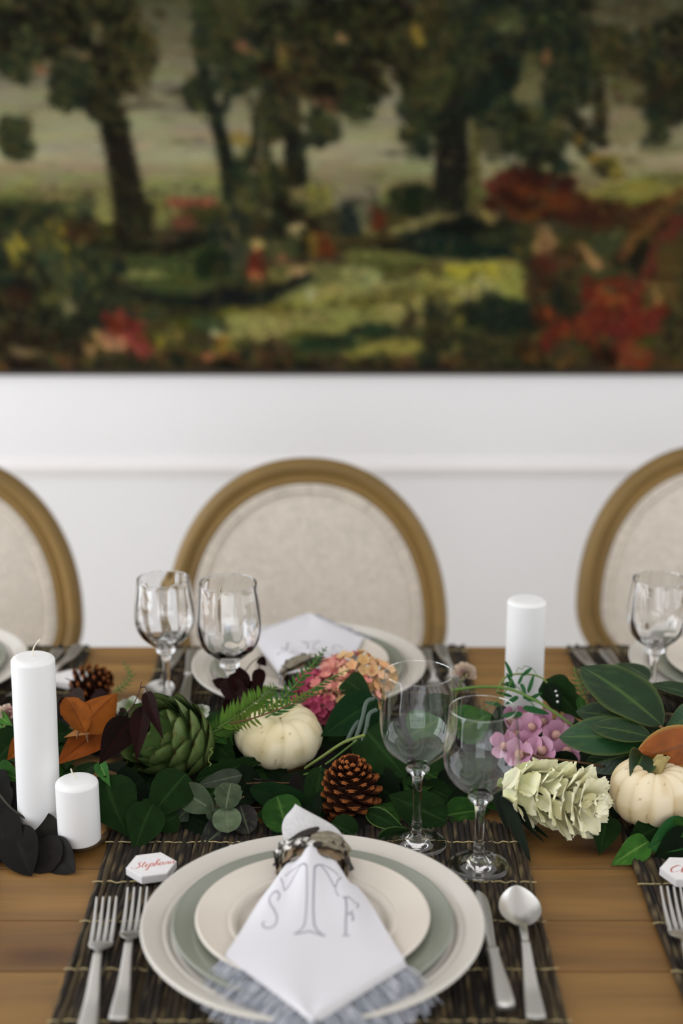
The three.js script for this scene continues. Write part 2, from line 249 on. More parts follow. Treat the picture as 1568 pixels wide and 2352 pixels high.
// ---------------------------------------------------------------- goblets
function goblet(label, pos, turn, s, kind, group, bowlMat = M.glass) {    // s: radius of rim, bowl, foot; heights of ring and rim
  const t = thing('wine_glass', label, 'glass', pos, turn, group);
  const { rim, bowl, foot, ringH, h } = s, wall = 0.0011, bw = (y) => ringH + (h - ringH) * y;
  const outer = profile([[0, 0.0004], [foot * 0.5, 0.0006], [foot - 0.001, 0.0006], [foot, 0.0016], [foot - 0.0015, 0.0028], [foot * 0.6, 0.0042], [0.012, 0.0075], [0.0072, 0.013], [0.0056, 0.019], [0.0062, 0.0235], [0.0053, 0.028], [0.005, 0.045], [0.0052, ringH * 0.75], [0.0062, ringH - 0.01], [0.0085, ringH - 0.0045], [0.0122, ringH - 0.002], [0.0134, ringH + 0.0005], [0.012, ringH + 0.0035], [0.0118, ringH + 0.0055], [0.0165, bw(0.085)], [0.0255, bw(0.15)], [bowl * 0.83, bw(0.235)], [bowl * 0.96, bw(0.36)], [bowl, bw(0.47)], [bowl * 0.985, bw(0.62)], [lerp(bowl, rim, 0.55), bw(0.8)], [rim + 0.0004, bw(0.96)], [rim, h - 0.0006]], 150);
  const inner = profile([[rim - 0.0006, h], [rim - wall, h - 0.0014], [lerp(bowl, rim, 0.55) - wall, bw(0.8)], [bowl * 0.985 - wall, bw(0.62)], [bowl - wall, bw(0.47)], [bowl * 0.96 - wall * 1.2, bw(0.364)], [bowl * 0.83 - wall * 1.7, bw(0.255)], [0.0242, bw(0.18)], [0.014, bw(0.13)], [0.006, bw(0.112)], [0, bw(0.108)]], 90);
  const prof = [...outer, ...inner], n = prof.length, NU = 88;
  const g = grid(NU, n - 1, (u, v) => {
    const k = Math.round(v * (n - 1)), [r, y] = prof[k], a = u * Math.PI * 2, b = smooth(bw(0.12), bw(0.35), y) * (1 - smooth(bw(0.93), bw(1), y)), inn = k >= outer.length;
    const rip = b * (inn ? 0.00045 * Math.sin(a * 9 + y * 30 + kind) + 0.0006 * (noise(u * 10, y * 60, kind + 3, 10) - 0.5) : 0.00025 * Math.sin(a * 11 - y * 22) + 0.0003 * (noise(u * 8, y * 45, kind + 9, 8) - 0.5));
    const q = r + rip; return [q * Math.cos(a), y, -q * Math.sin(a)];
  }, { closeU: true });
  const cut = (a, b) => { const idx = []; for (let j = a; j < b; j++) for (let i = 0; i < NU; i++) { const p = j * (NU + 1) + i; idx.push(p, p + 1, p + NU + 2, p, p + NU + 2, p + NU + 1); } const c = new THREE.BufferGeometry(); for (const k of ['position', 'normal', 'uv']) c.setAttribute(k, g.attributes[k].clone()); c.setIndex(idx); const f = c.toNonIndexed(), m = mergeVertices(f); return m; };
  const kFoot = outer.findIndex((p) => p[1] > 0.0135 && p[0] < 0.01), kRing = outer.findIndex((p, i) => i > kFoot && p[1] > ringH - 0.006), kRim0 = outer.findIndex((p) => p[1] > h - 0.0012), kRim1 = outer.length + inner.findIndex((p) => p[1] < h - 0.0012);
  part(t, 'bowl', cut(kRing, kRim0), bowlMat); part(t, 'rim', cut(kRim0, kRim1), M.rim); if (bowlMat === M.glass) part(t, 'bowl_lining', cut(kRim1, n - 1), bowlMat); part(t, 'stem', cut(kFoot, kRing), M.glass); part(t, 'foot', cut(0, kFoot), M.glass);
  return t;
}
const GA = { rim: 0.0371, bowl: 0.0422, foot: 0.034, ringH: 0.091, h: 0.204 }, GB = { rim: 0.0352, bowl: 0.0402, foot: 0.0335, ringH: 0.0815, h: 0.1845 };
goblet('taller wine glass left of its twin, its stem behind the front plates', [0.0832, MATTOP - 0.0006, 0.1375], 0.3, GA, 1, 'blown wine glasses', M.pane);
goblet('shorter wine glass with its foot on the front twig placemat', [0.1472, MATTOP - 0.0006, 0.1868], 1.1, GB, 5, 'blown wine glasses', M.pane);
goblet('far wine glass in front of the middle chair beside the white napkin', [-0.145, MATTOP - 0.0006, -0.167], 2.2, GA, 1, 'blown wine glasses');
const gB2 = goblet('far wine glass standing behind the artichoke', [-0.2375, MATTOP - 0.0006, -0.243], 4.1, GB, 5, 'blown wine glasses');
copyOf(gB2, 'wine_glass', 'lone wine glass behind the magnolia leaves', [0.4235, MATTOP - 0.0006, -0.243], 5.3);

// ---------------------------------------------------------------- tapestry: a woodland landscape woven in wool (flat print, dabbed on a canvas)
const tapestryTex = (() => {
  const W = 2048, H = 988, S = 0.88, cv = document.createElement('canvas'); cv.width = W; cv.height = H; const c = cv.getContext('2d'); rnd = mulberry(4242);
  const rgb = (a, k = 1) => `rgb(${a.map((v) => Math.round(Math.min(255, v * k))).join(',')})`, jit = (a, j) => a.map((v) => Math.max(4, v + (rnd() - 0.5) * j));
  const g2 = () => (rnd() + rnd() + rnd() - 1.5) / 1.5;
  const poly = (pts, color) => { c.fillStyle = rgb(color); c.beginPath(); for (let i = 0; i < pts.length; i += 2) i ? c.lineTo(pts[i], pts[i + 1]) : c.moveTo(pts[i], pts[i + 1]); c.fill(); };
  const ell = (x, y, rx, ry, a, color, al = 1) => { c.globalAlpha = al; c.fillStyle = rgb(color); c.beginPath(); c.ellipse(x, y, rx, ry, a, 0, 6.3); c.fill(); c.globalAlpha = 1; };
  const blob = (x, y, rx, ry, a, color, al = 1) => { const ca = Math.cos(a), sa = Math.sin(a); for (let i = 0; i < 14; i++) { const u = g2() * rx * S * 0.75, v = g2() * ry * S * 0.75; ell(x + u * ca - v * sa, y + u * sa + v * ca, rx * S * rr(0.3, 0.55), ry * S * rr(0.3, 0.55), a + rr(-0.3, 0.3), jit(color, 8), al); } };
  const dabs = (x, y, rx, ry, n, size, pal, a = 0, el = 0.45, al = 0.9) => { for (let i = 0; i < n; i++) ell(x + g2() * rx * S, y + g2() * ry * S, size * S * rr(0.5, 1.2), size * S * el * rr(0.5, 1.2), a + rr(-0.5, 0.5), jit(pal[Math.floor(rnd() * pal.length)], 10), al); };
  const line = (pts, w0, w1, color) => { const n = pts.length / 2; for (let i = 0; i < n - 1; i++) for (let k = 0; k <= 16; k++) { const t = (i + k / 16) / (n - 1), f = k / 16; ell(lerp(pts[2 * i], pts[2 * i + 2], f) + rr(-2, 2), lerp(pts[2 * i + 1], pts[2 * i + 3], f), lerp(w0, w1, t) * S * 0.55, 9, 0, jit(color, 8)); } };
  const K = [27, 23, 15], G = [38, 46, 26], G2 = [54, 62, 32], TL = [27, 38, 30], OL = [76, 72, 36], BR = [58, 46, 27], YE = [128, 112, 38], TAN = [142, 112, 70], RED = [104, 38, 26], DRED = [62, 29, 18], SKY = [122, 115, 86], MEA = [118, 116, 56], LIME = [138, 132, 46];
  // sky and air, in the horizontal ribs of the weave
  poly([0, 0, W, 0, W, H, 0, H], [44, 42, 26]);
  for (let i = 0; i < 2600; i++) { const y = rnd() * H * 0.62, t = Math.min(1, Math.max(0, (y - 273) / 330)), b = [lerp(66, 140, Math.pow(t, 0.7)), lerp(64, 133, Math.pow(t, 0.7)), lerp(45, 104, Math.pow(t, 0.7))]; ell(rnd() * W, y, rr(30, 130), rr(4, 10), 0, jit(b, 14), 0.8); }
  // far ground
  for (let i = 0; i < 900; i++) ell(rnd() * W, rr(H * 0.6, H), rr(30, 110), rr(6, 14), 0, jit([62, 60, 32], 22), 0.9);
  for (let i = 0; i < 500; i++) { const f = rnd(); ell(rnd() * W, H * lerp(0.59, 0.66, f), rr(20, 80), rr(5, 10), 0, jit([lerp(122, 98, f), lerp(115, 94, f), lerp(84, 52, f)], 16), 0.85); }
  blob(575, 665, 130, 30, 0, [112, 108, 62]); blob(684, 682, 90, 30, 0, [104, 100, 56]); blob(735, 653, 70, 13, 0, [128, 66, 52]); blob(717, 688, 36, 18, 0, [100, 60, 42]); blob(1037, 632, 90, 50, 0, [112, 106, 78]); blob(1080, 682, 30, 60, 0, [110, 105, 66]);
  dabs(534, 657, 40, 40, 12, 16, [[70, 72, 46]], 1.5);
  // lawn
  blob(689, 773, 150, 55, 0, [60, 70, 36]); blob(714, 799, 100, 35, 0, [68, 76, 38]); dabs(638, 794, 60, 20, 12, 18, [[110, 108, 60], [96, 98, 48]], 0);
  blob(1123, 799, 320, 60, 0, [96, 94, 50]); blob(1251, 807, 200, 55, -0.1, MEA); blob(1055, 833, 240, 50, -0.06, [112, 108, 58]); blob(1310, 799, 110, 60, 0, [122, 120, 58]); blob(1003, 867, 200, 45, -0.1, [116, 112, 60]); blob(857, 892, 90, 40, -0.1, [124, 116, 66]); blob(1149, 884, 130, 30, -0.1, [118, 110, 62]); blob(1124, 936, 190, 22, 0, [118, 110, 52]); blob(952, 927, 120, 18, 0, [80, 88, 46]);
  dabs(1276, 782, 80, 16, 14, 26, [LIME, [146, 138, 44]], 0, 0.3); dabs(1123, 786, 160, 30, 18, 44, [[66, 62, 30], [74, 74, 36]], -0.05, 0.2); dabs(1063, 799, 70, 20, 8, 40, [[120, 120, 74]], 0, 0.3); dabs(1157, 841, 220, 40, 26, 40, [[132, 122, 70], [96, 88, 40], [110, 108, 50]], -0.05, 0.22); dabs(1173, 740, 30, 10, 5, 22, [[128, 96, 36]], 0.2); dabs(1347, 757, 20, 10, 5, 20, [[130, 100, 34]], 0); dabs(1302, 824, 80, 40, 10, 22, [[140, 132, 86], [128, 124, 70]], 0.6); blob(832, 850, 170, 16, 0.05, [92, 86, 34]);
  // water and shade on the lawn
  line([555, 732, 640, 744, 699, 742, 776, 711], 30, 46, [26, 24, 16]); line([594, 822, 679, 841, 798, 843, 901, 822, 952, 799], 40, 30, [26, 30, 26]); dabs(798, 841, 150, 16, 30, 40, [[24, 30, 26]], 0, 0.3); blob(775, 765, 50, 50, 0, [30, 42, 22]);
  blob(834, 765, 40, 40, 0, [62, 68, 46]);
  // far thicket, mound and round bush
  blob(1398, 632, 140, 55, 0, DRED); blob(1534, 673, 210, 42, 0.05, [66, 36, 20]); blob(1330, 620, 40, 34, 0, [84, 34, 24]); dabs(1415, 657, 120, 40, 20, 40, [[92, 42, 20], [50, 28, 16]], 0.2);
  blob(1454, 588, 50, 20, 0, [112, 105, 66]); blob(1607, 632, 120, 24, -0.1, [114, 108, 50]); blob(1656, 608, 50, 16, 0, [90, 88, 48]); blob(1537, 584, 40, 30, 0.5, [104, 90, 36]);
  blob(1257, 732, 190, 40, 0, TL); blob(1290, 698, 160, 26, 0.1, [20, 24, 18]); blob(1359, 719, 90, 24, 0, [44, 50, 30]); line([1126, 707, 1172, 690, 1239, 673, 1281, 649], 26, 18, [112, 103, 62]); dabs(1307, 678, 30, 8, 6, 22, [[118, 106, 62]], 0.3); blob(1167, 645, 66, 46, 0, [32, 42, 22]);
  blob(1139, 732, 50, 14, 0, [16, 17, 12]); blob(1401, 715, 60, 30, 0, [58, 54, 30]);
  // the trees behind the stream: stems first, then crowns
  line([573, 440, 594, 519, 607, 600, 617, 665, 615, 732], 52, 70, [34, 30, 19]); line([643, 657, 631, 715], 40, 60, [40, 38, 22]); line([585, 535, 580, 464, 546, 401], 30, 40, K);
  line([763, 401, 774, 464, 797, 535, 808, 600, 815, 657], 22, 34, [26, 30, 22]); line([812, 424, 806, 471, 789, 511], 16, 14, TL); line([898, 385, 914, 456, 934, 543, 937, 616], 24, 46, [28, 29, 20]); line([1004, 440, 967, 519, 946, 559], 14, 18, [40, 48, 34]); line([864, 479, 859, 551, 824, 632], 14, 18, [34, 36, 22]); line([884, 519, 874, 616], 14, 16, [40, 38, 24]);
  line([1224, 315, 1230, 440, 1235, 551, 1235, 665], 62, 72, [29, 30, 22]); line([1277, 424, 1281, 543, 1279, 657], 17, 20, [82, 78, 38]); line([1415, 440, 1459, 495, 1519, 543], 40, 30, [30, 30, 22]); line([1477, 543, 1530, 600], 24, 16, [36, 38, 28]); line([1505, 401, 1514, 487, 1527, 535], 22, 26, [34, 32, 20]); line([1621, 315, 1600, 370, 1645, 440, 1671, 487], 20, 30, [30, 31, 21]); line([1582, 339, 1618, 401, 1651, 464], 14, 16, [34, 35, 24]);
  // crowns
  const crown = (x, y, rx, ry, dens, pal) => { dabs(x, y, rx * 1.05, ry * 1.05, Math.round(dens * 1.5), 22, pal.slice(0, 3), 0.5, 0.6); dabs(x, y, rx * 1.3, ry * 1.25, dens * 3, 9, pal, 0.7, 0.6); };
  const PD = [[20, 17, 10], [26, 23, 14], [34, 38, 22], G2, OL, [66, 56, 29]], PT = [TL, G, [30, 34, 22], G2, [66, 72, 44], OL];
  crown(476, 331, 150, 80, 60, PD); crown(590, 331, 90, 80, 45, PD); crown(587, 408, 70, 60, 46, PD); crown(416, 385, 60, 60, 40, PT); crown(403, 535, 40, 50, 36, PT); crown(516, 432, 50, 50, 34, PT); crown(653, 385, 22, 60, 24, [G, BR, OL, TL]); crown(579, 479, 36, 40, 24, PD); crown(502, 460, 26, 26, 16, PT);
  dabs(569, 342, 10, 40, 5, 18, [[92, 88, 58]], 1.5); dabs(539, 381, 16, 12, 4, 12, [[110, 92, 64]], 0); dabs(457, 412, 12, 8, 3, 14, [[116, 74, 46]], 0); blob(650, 456, 18, 46, 0, [88, 80, 56], 0.5);
  crown(842, 323, 110, 70, 60, [[46, 44, 26], G2, OL, [60, 54, 32], G, TL]); crown(972, 331, 130, 80, 70, PD); crown(1086, 339, 110, 90, 60, PD); crown(841, 401, 90, 60, 50, PT); crown(955, 416, 100, 60, 60, [K, BR, [48, 36, 22], G, OL, [74, 40, 26]]); crown(1037, 432, 90, 60, 50, PD); crown(769, 331, 24, 80, 26, [G, TL, G2, OL]); crown(749, 456, 20, 36, 14, PT); crown(905, 487, 60, 60, 34, [[44, 46, 28], TL, BR, OL]); crown(988, 511, 34, 40, 22, PT); crown(1054, 471, 26, 46, 22, PT);
  dabs(845, 370, 20, 14, 5, 18, [[112, 78, 50]], 0); dabs(826, 535, 20, 20, 6, 20, [[120, 102, 50]], 0.5); dabs(914, 385, 16, 40, 7, 16, [[104, 92, 44]], 1.2); dabs(1004, 471, 40, 20, 8, 16, [[92, 60, 42]], 0); dabs(1021, 354, 16, 10, 3, 14, [TAN], 0);
  crown(1167, 362, 90, 100, 60, PD); crown(1200, 331, 60, 70, 34, [[40, 36, 20], BR, OL, G]); dabs(1163, 342, 10, 30, 5, 20, [[124, 104, 40]], 1.1); crown(1305, 331, 110, 80, 66, PT); crown(1419, 339, 110, 100, 66, [[26, 27, 19], TL, G, G2]); crown(1291, 401, 90, 70, 50, PT); crown(1348, 385, 60, 60, 34, [TL, K, G]); crown(1447, 424, 70, 90, 46, PT); crown(1309, 471, 70, 70, 40, [TL, [24, 30, 24], G]); crown(1169, 495, 40, 90, 38, PT); crown(1360, 511, 90, 70, 50, PT); crown(1403, 543, 80, 60, 40, [G, TL, [34, 32, 20], G2]); crown(1527, 377, 50, 60, 34, [[44, 42, 26], G, OL, BR]); crown(1618, 401, 70, 80, 44, [[36, 35, 22], BR, TL, OL]); crown(1647, 464, 50, 60, 34, [[34, 33, 22], G, BR]); crown(1617, 519, 30, 40, 14, PT); crown(1193, 432, 50, 60, 30, [[40, 38, 22], OL, G2]);
  blob(1377, 412, 30, 50, 0, [84, 82, 50], 0.8); blob(1346, 323, 30, 40, 0, [64, 66, 38], 0.8); blob(1379, 452, 46, 30, 0.4, [98, 92, 60], 0.8); blob(1392, 471, 20, 30, 0, [92, 90, 66], 0.8); blob(1555, 448, 40, 50, 0, [88, 84, 54], 0.8); blob(1559, 511, 50, 46, 0, [112, 102, 74], 0.9); blob(1580, 304, 90, 30, 0, [70, 66, 46], 0.9); blob(1311, 543, 30, 50, 0, [74, 72, 46], 0.7); blob(1636, 555, 70, 16, 0, [104, 98, 70], 0.8); dabs(1405, 385, 8, 20, 4, 14, [[122, 80, 50]], 1.5); dabs(1477, 535, 10, 12, 3, 12, [[128, 94, 30]], 0.7); dabs(1512, 571, 16, 16, 4, 13, [[116, 92, 36]], 0.6); dabs(1547, 456, 30, 40, 8, 14, [OL, [84, 62, 48]], 0.5);
  dabs(1410, 511, 60, 60, 14, 20, [[60, 66, 40], OL], 0.5); dabs(1330, 331, 20, 20, 5, 16, [[84, 90, 54]], 0);
  // reeds and small leaves round the stems
  dabs(870, 624, 90, 90, 80, 20, [TL, G, [66, 72, 44], OL, [42, 40, 24]], 1.4, 0.4); dabs(911, 682, 80, 50, 50, 22, [K, TL, G, BR], 1, 0.5); dabs(844, 682, 60, 60, 34, 18, [TL, [84, 82, 50], OL], 1.3); dabs(801, 715, 40, 50, 20, 18, [[100, 88, 50], TL], 1.4); dabs(979, 641, 40, 50, 20, 18, [[92, 90, 54], [110, 104, 48]], 1.4);
  // figures and creatures far off: dabs of wool
  line([860, 748, 859, 790], 26, 48, [96, 36, 24]); dabs(861, 794, 12, 10, 4, 16, [[156, 92, 60]], 0); dabs(858, 732, 10, 8, 4, 16, [[142, 122, 76]], 0); dabs(890, 733, 14, 8, 3, 14, [[96, 84, 56]], 0); dabs(945, 702, 30, 8, 5, 18, [[142, 122, 84]], -0.3); dabs(936, 786, 26, 8, 5, 18, [[142, 112, 78]], -0.7); line([983, 715, 994, 748], 26, 44, [92, 44, 22]); line([966, 715, 963, 752], 24, 28, [104, 84, 34]); dabs(953, 740, 12, 30, 5, 16, [K], 1.4); line([1092, 657, 1095, 698], 18, 34, [88, 42, 22]); line([1037, 657, 1042, 707], 30, 40, [30, 40, 40]); dabs(910, 761, 14, 10, 4, 14, [[122, 78, 54]], 0); dabs(780, 904, 12, 8, 3, 16, [[150, 142, 104]], 0); dabs(965, 824, 10, 14, 3, 16, [[140, 136, 100]], 1.4); dabs(1071, 665, 40, 40, 14, 18, [[66, 62, 44], [92, 92, 66]], 1);
  // undergrowth at the left, the flowers and the dark foot
  crown(403, 732, 70, 80, 54, PT); crown(480, 715, 80, 60, 50, PT); crown(414, 833, 90, 90, 60, [[30, 25, 15], K, TL, OL]); crown(528, 782, 70, 80, 56, PT); crown(515, 867, 80, 70, 46, [[30, 32, 22], K, TL, G2]); crown(567, 850, 40, 50, 24, PT); crown(400, 936, 90, 60, 40, [K, [36, 26, 16], BR]); crown(511, 953, 90, 40, 34, [K, BR, [44, 36, 22]]); blob(523, 711, 50, 30, 0, [58, 38, 22]);
  dabs(454, 732, 120, 80, 46, 15, [OL, YE, [104, 92, 40], [44, 60, 46]], 1.5, 0.45); dabs(484, 799, 120, 90, 44, 16, [OL, [92, 88, 44], [44, 60, 46]], 1.5, 0.4); dabs(390, 748, 40, 50, 10, 16, [YE], 1.2); dabs(490, 858, 30, 20, 4, 18, [[110, 104, 74]], 0.8); blob(380, 841, 40, 30, 0, [52, 32, 20]); line([375, 941, 429, 951], 18, 20, [106, 90, 60]); dabs(371, 979, 50, 10, 8, 24, [[96, 66, 28]], 0);
  dabs(599, 901, 50, 46, 34, 22, [RED, [118, 54, 46], [92, 36, 28]], 0.8, 0.6); dabs(624, 936, 30, 30, 18, 20, [[124, 58, 48], RED], 0.8, 0.6); dabs(550, 936, 40, 40, 22, 20, [TAN, [128, 84, 64], BR], 0.7, 0.6); dabs(581, 927, 26, 20, 8, 16, [[152, 108, 78]], 0.5); dabs(685, 914, 30, 40, 20, 20, [YE, [108, 96, 46], OL], 1.3); dabs(644, 867, 50, 20, 14, 22, [[40, 52, 40], OL], 0.3); dabs(718, 962, 50, 30, 24, 22, [[52, 26, 20], K, [92, 34, 32]], 0.5); dabs(778, 962, 40, 26, 18, 20, [[146, 92, 58], [104, 84, 44], RED], 1); dabs(792, 931, 30, 20, 10, 18, [[128, 92, 34], [104, 100, 46]], 0.4); dabs(755, 884, 40, 30, 12, 20, [[60, 76, 44], K], 0.3);
  for (const [x, y] of [[449, 979], [570, 977], [691, 979], [865, 975], [1003, 979], [1124, 981], [1246, 977], [1367, 966], [1488, 979]]) { dabs(x, y, 110, 14, 30, 30, [K, [34, 27, 18], BR], 0, 0.5); dabs(x, y - 16, 100, 20, 18, 16, [OL, BR, TL, [96, 60, 36]], 0.6, 0.6); }
  dabs(883, 936, 70, 30, 26, 20, [BR, OL, [44, 40, 26], [82, 60, 40]], 0.8); dabs(1012, 927, 120, 12, 16, 40, [[34, 52, 32], [30, 40, 26]], 0, 0.2); dabs(1081, 901, 110, 12, 14, 40, [[40, 54, 34]], 0, 0.25); dabs(1209, 867, 40, 40, 20, 20, [TL, K, OL], 1.4); dabs(1158, 884, 20, 40, 10, 20, [[62, 52, 32]], 1.5);
  crown(1278, 884, 60, 40, 30, [TL, [26, 30, 20], OL]); crown(1346, 875, 70, 50, 40, [[24, 34, 26], TL, G]); crown(1322, 936, 90, 40, 40, [[50, 46, 26], TL, OL, BR]); crown(1219, 918, 40, 26, 16, [TL, K, OL]); dabs(1252, 880, 10, 8, 3, 14, [LIME], 0); dabs(1303, 841, 12, 30, 7, 18, [[44, 50, 30]], 1.5); dabs(1409, 936, 60, 40, 24, 20, [BR, [92, 60, 28], K], 1);
  crown(1421, 816, 40, 60, 30, [[62, 58, 32], BR, DRED]); dabs(1422, 736, 30, 34, 18, 22, [[134, 104, 64], [122, 92, 54]], 1.2, 0.5); line([1486, 736, 1526, 775], 16, 26, [136, 104, 64]); dabs(1470, 757, 40, 40, 18, 20, [[62, 48, 26], [92, 60, 34], K], 0.7); blob(1428, 773, 40, 30, 0.4, [82, 38, 26]); blob(1553, 732, 70, 34, 0, [62, 66, 38]); blob(1589, 757, 60, 40, 0, [32, 30, 18]);
  line([1681, 632, 1643, 673, 1587, 723, 1572, 757], 30, 22, [96, 66, 34]); line([1677, 682, 1646, 732, 1625, 799], 40, 44, [92, 44, 30]); line([1668, 732, 1662, 850, 1679, 979], 60, 70, [78, 62, 32]); dabs(1636, 841, 50, 60, 34, 24, [[120, 92, 50], [92, 70, 34], OL], 1.4, 0.45); crown(1683, 901, 40, 90, 30, [[40, 34, 20], BR, OL]);
  dabs(1551, 841, 90, 60, 70, 26, [RED, [112, 44, 26], [96, 36, 24], [124, 66, 34]], 0.6, 0.6); dabs(1441, 884, 50, 50, 40, 26, [[110, 44, 23], [102, 40, 24], DRED, [70, 48, 24]], 1.2, 0.5); dabs(1518, 884, 60, 50, 40, 26, [RED, [110, 54, 28], [94, 38, 24]], 0.9, 0.55); dabs(1604, 884, 60, 40, 36, 26, [[108, 42, 29], RED], 0.4, 0.6); dabs(1591, 953, 60, 40, 40, 24, [[114, 48, 30], [110, 66, 33], RED], 0.6, 0.6); dabs(1539, 953, 50, 40, 24, 24, [BR, K, DRED], 0.6); dabs(1465, 841, 40, 40, 16, 24, [[44, 40, 24], TL], 1); dabs(1583, 807, 60, 30, 16, 20, [[66, 70, 42], RED], 0.4); dabs(1487, 962, 40, 30, 18, 20, [BR, [112, 76, 34], [54, 58, 40]], 0.7);
  // the picture goes on to both ends of the cloth
  line([260, 401, 264, 559, 243, 732], 60, 80, [34, 30, 19]); line([1763, 362, 1768, 543, 1793, 715], 50, 70, [30, 30, 22]); for (const [x, y] of [[338, 331], [258, 315], [180, 370], [216, 432], [1720, 331], [1805, 377], [1735, 432], [1832, 308]]) crown(x, y, 90, 80, 50, PD);
  for (const [x, y] of [[307, 782], [218, 833], [154, 773], [1761, 799], [1843, 867], [1878, 765], [271, 918], [158, 936], [1797, 936]]) crown(x, y, 90, 70, 50, PT);
  // dyes that run into one another: each patch softened into its neighbours
  { const im = c.getImageData(0, 0, W, H), d = im.data, src = Float32Array.from(d), tmp = new Float32Array(d.length), Rr = 9; for (const [from, to, step, n, m, next] of [[src, tmp, 4, W, H, W * 4], [tmp, src, W * 4, H, W, 4]]) for (let q = 0; q < 3; q++) for (let l = 0; l < m; l++) { let s = 0; const o = l * next + q, get = (i) => from[o + Math.min(n - 1, Math.max(0, i)) * step]; for (let i = -Rr; i <= Rr; i++) s += get(i); for (let i = 0; i < n; i++) { to[o + i * step] = s / (2 * Rr + 1); s += get(i + Rr + 1) - get(i - Rr); } }
    for (let i = 0; i < d.length; i += 4) for (let q = 0; q < 3; q++) d[i + q] = d[i + q] * 0.35 + src[i + q] * 0.65; c.putImageData(im, 0, 0);
    const mix = [[56, 62, 34], [84, 58, 34], [34, 40, 26], [112, 104, 54]]; for (let i = 0; i < 15000; i++) { const x = rnd() * W, y = rnd() * H, o = (Math.floor(y) * W + Math.floor(x)) * 4, l = d[o] + d[o + 1] + d[o + 2]; if (l < 110 || (y < H * 0.63 && d[o + 2] > 48)) continue; const m = mix[Math.floor(rnd() * 4)], f = rr(0.1, 0.45), k = rr(0.65, 1.25); ell(x, y, rr(4, 11), rr(1.5, 4), rr(-0.3, 0.5) + (d[o] > d[o + 1] * 1.5 ? 0.8 : 0), [0, 1, 2].map((q) => lerp(d[o + q] * k, m[q], f)), 0.7); } }
  // leaves picked out in lighter and rustier wool, in clumps, wherever the cloth is dark
  { const sn = c.getImageData(0, 0, W, H).data, pal = [[62, 66, 36], [78, 74, 38], [46, 60, 42], [70, 56, 34], [88, 80, 44], [40, 52, 38]]; for (let i = 0; i < 26000; i++) { const x = rnd() * W, y = rnd() * H, o = (Math.floor(y) * W + Math.floor(x)) * 4, l = sn[o] + sn[o + 1] + sn[o + 2]; if (l > 150 || noise(x / 34, y / 26, 9) < 0.5) continue; ell(x, y, rr(2.5, 6.5), rr(1.3, 3), rr(-0.6, 1.9), jit(pal[Math.floor(rnd() * 6)], 14), 0.55); } }
  // loose stitches: short runs of a neighbour's colour carried across every edge
  { const sn = c.getImageData(0, 0, W, H).data; for (let i = 0; i < 20000; i++) { const x = rnd() * W, y = rnd() * H, sx = Math.min(W - 1, Math.max(0, Math.round(x + g2() * 16))), sy = Math.min(H - 1, Math.max(0, Math.round(y + g2() * 16))), o = (sy * W + sx) * 4, clear = (q) => { const xx = Math.min(W - 1, Math.max(0, Math.round(x + q))), p = (Math.round(Math.min(H - 1, y)) * W + xx) * 4; return sn[p] > 70 && sn[p + 2] > 46; }, air = y < H * 0.63 && sn[o] > 70 && sn[o + 2] > 46 && clear(-22) && clear(-10) && clear(0) && clear(10) && clear(22), k = air ? rr(0.95, 1.05) : rr(0.72, 1.22); ell(x, y, air ? rr(8, 20) : rr(2, 6), air ? 2.4 : rr(1.2, 3.2), air ? 0 : rr(-0.4, 1.6), [sn[o] * k, sn[o + 1] * k, sn[o + 2] * k], 0.75); } }
  // the loom: every colour lifted to that of the wool itself, with a fine weft
  const im = c.getImageData(0, 0, W, H), d = im.data;
  for (let y = 0; y < H; y++) for (let x = 0; x < W; x++) { const i = (y * W + x) * 4, k = 1.0 + 0.1 * (noise(x * 0.05, y * 0.55, 2) - 0.5) + 0.09 * (noise(x * 0.5, y * 0.5, 5) - 0.5); const lum = 0.4 * d[i] + 0.5 * d[i + 1] + 0.1 * d[i + 2], e = k * (0.6 + 0.46 * Math.min(1, lum / 112)); for (let q = 0; q < 3; q++) d[i + q] = Math.min(255, d[i + q] * e); }
  c.putImageData(im, 0, 0);
  const t = new THREE.CanvasTexture(cv); t.colorSpace = THREE.SRGBColorSpace; t.anisotropy = 4; return t;
})();
{
  const t = thing('tapestry', 'large woodland tapestry of trees and lawn hung on the white wall', 'tapestry', [0, 0.9869, -1.6]);
  const face = new THREE.PlaneGeometry(2.3, 1.11).translate(0, 0.555, 0.012), body = at(box(2.3, 1.11, 0.0085, 0.003), 0, 0.555, 0.0065);
  part(t, 'woven_face', face, phys({ map: tapestryTex, roughness: 1, specularIntensity: 0.15, bumpMap: linenBump, bumpScale: 0.0004 }));
  part(t, 'backing_cloth', body, std({ color: col(0x3b3122), roughness: 0.95 }));
  part(t, 'hem', at(box(2.302, 0.012, 0.014, 0.004), 0, 0.004, 0.0075), std({ color: col(0x2a2218), roughness: 0.95 }), 'narrow dark bottom hem');
}

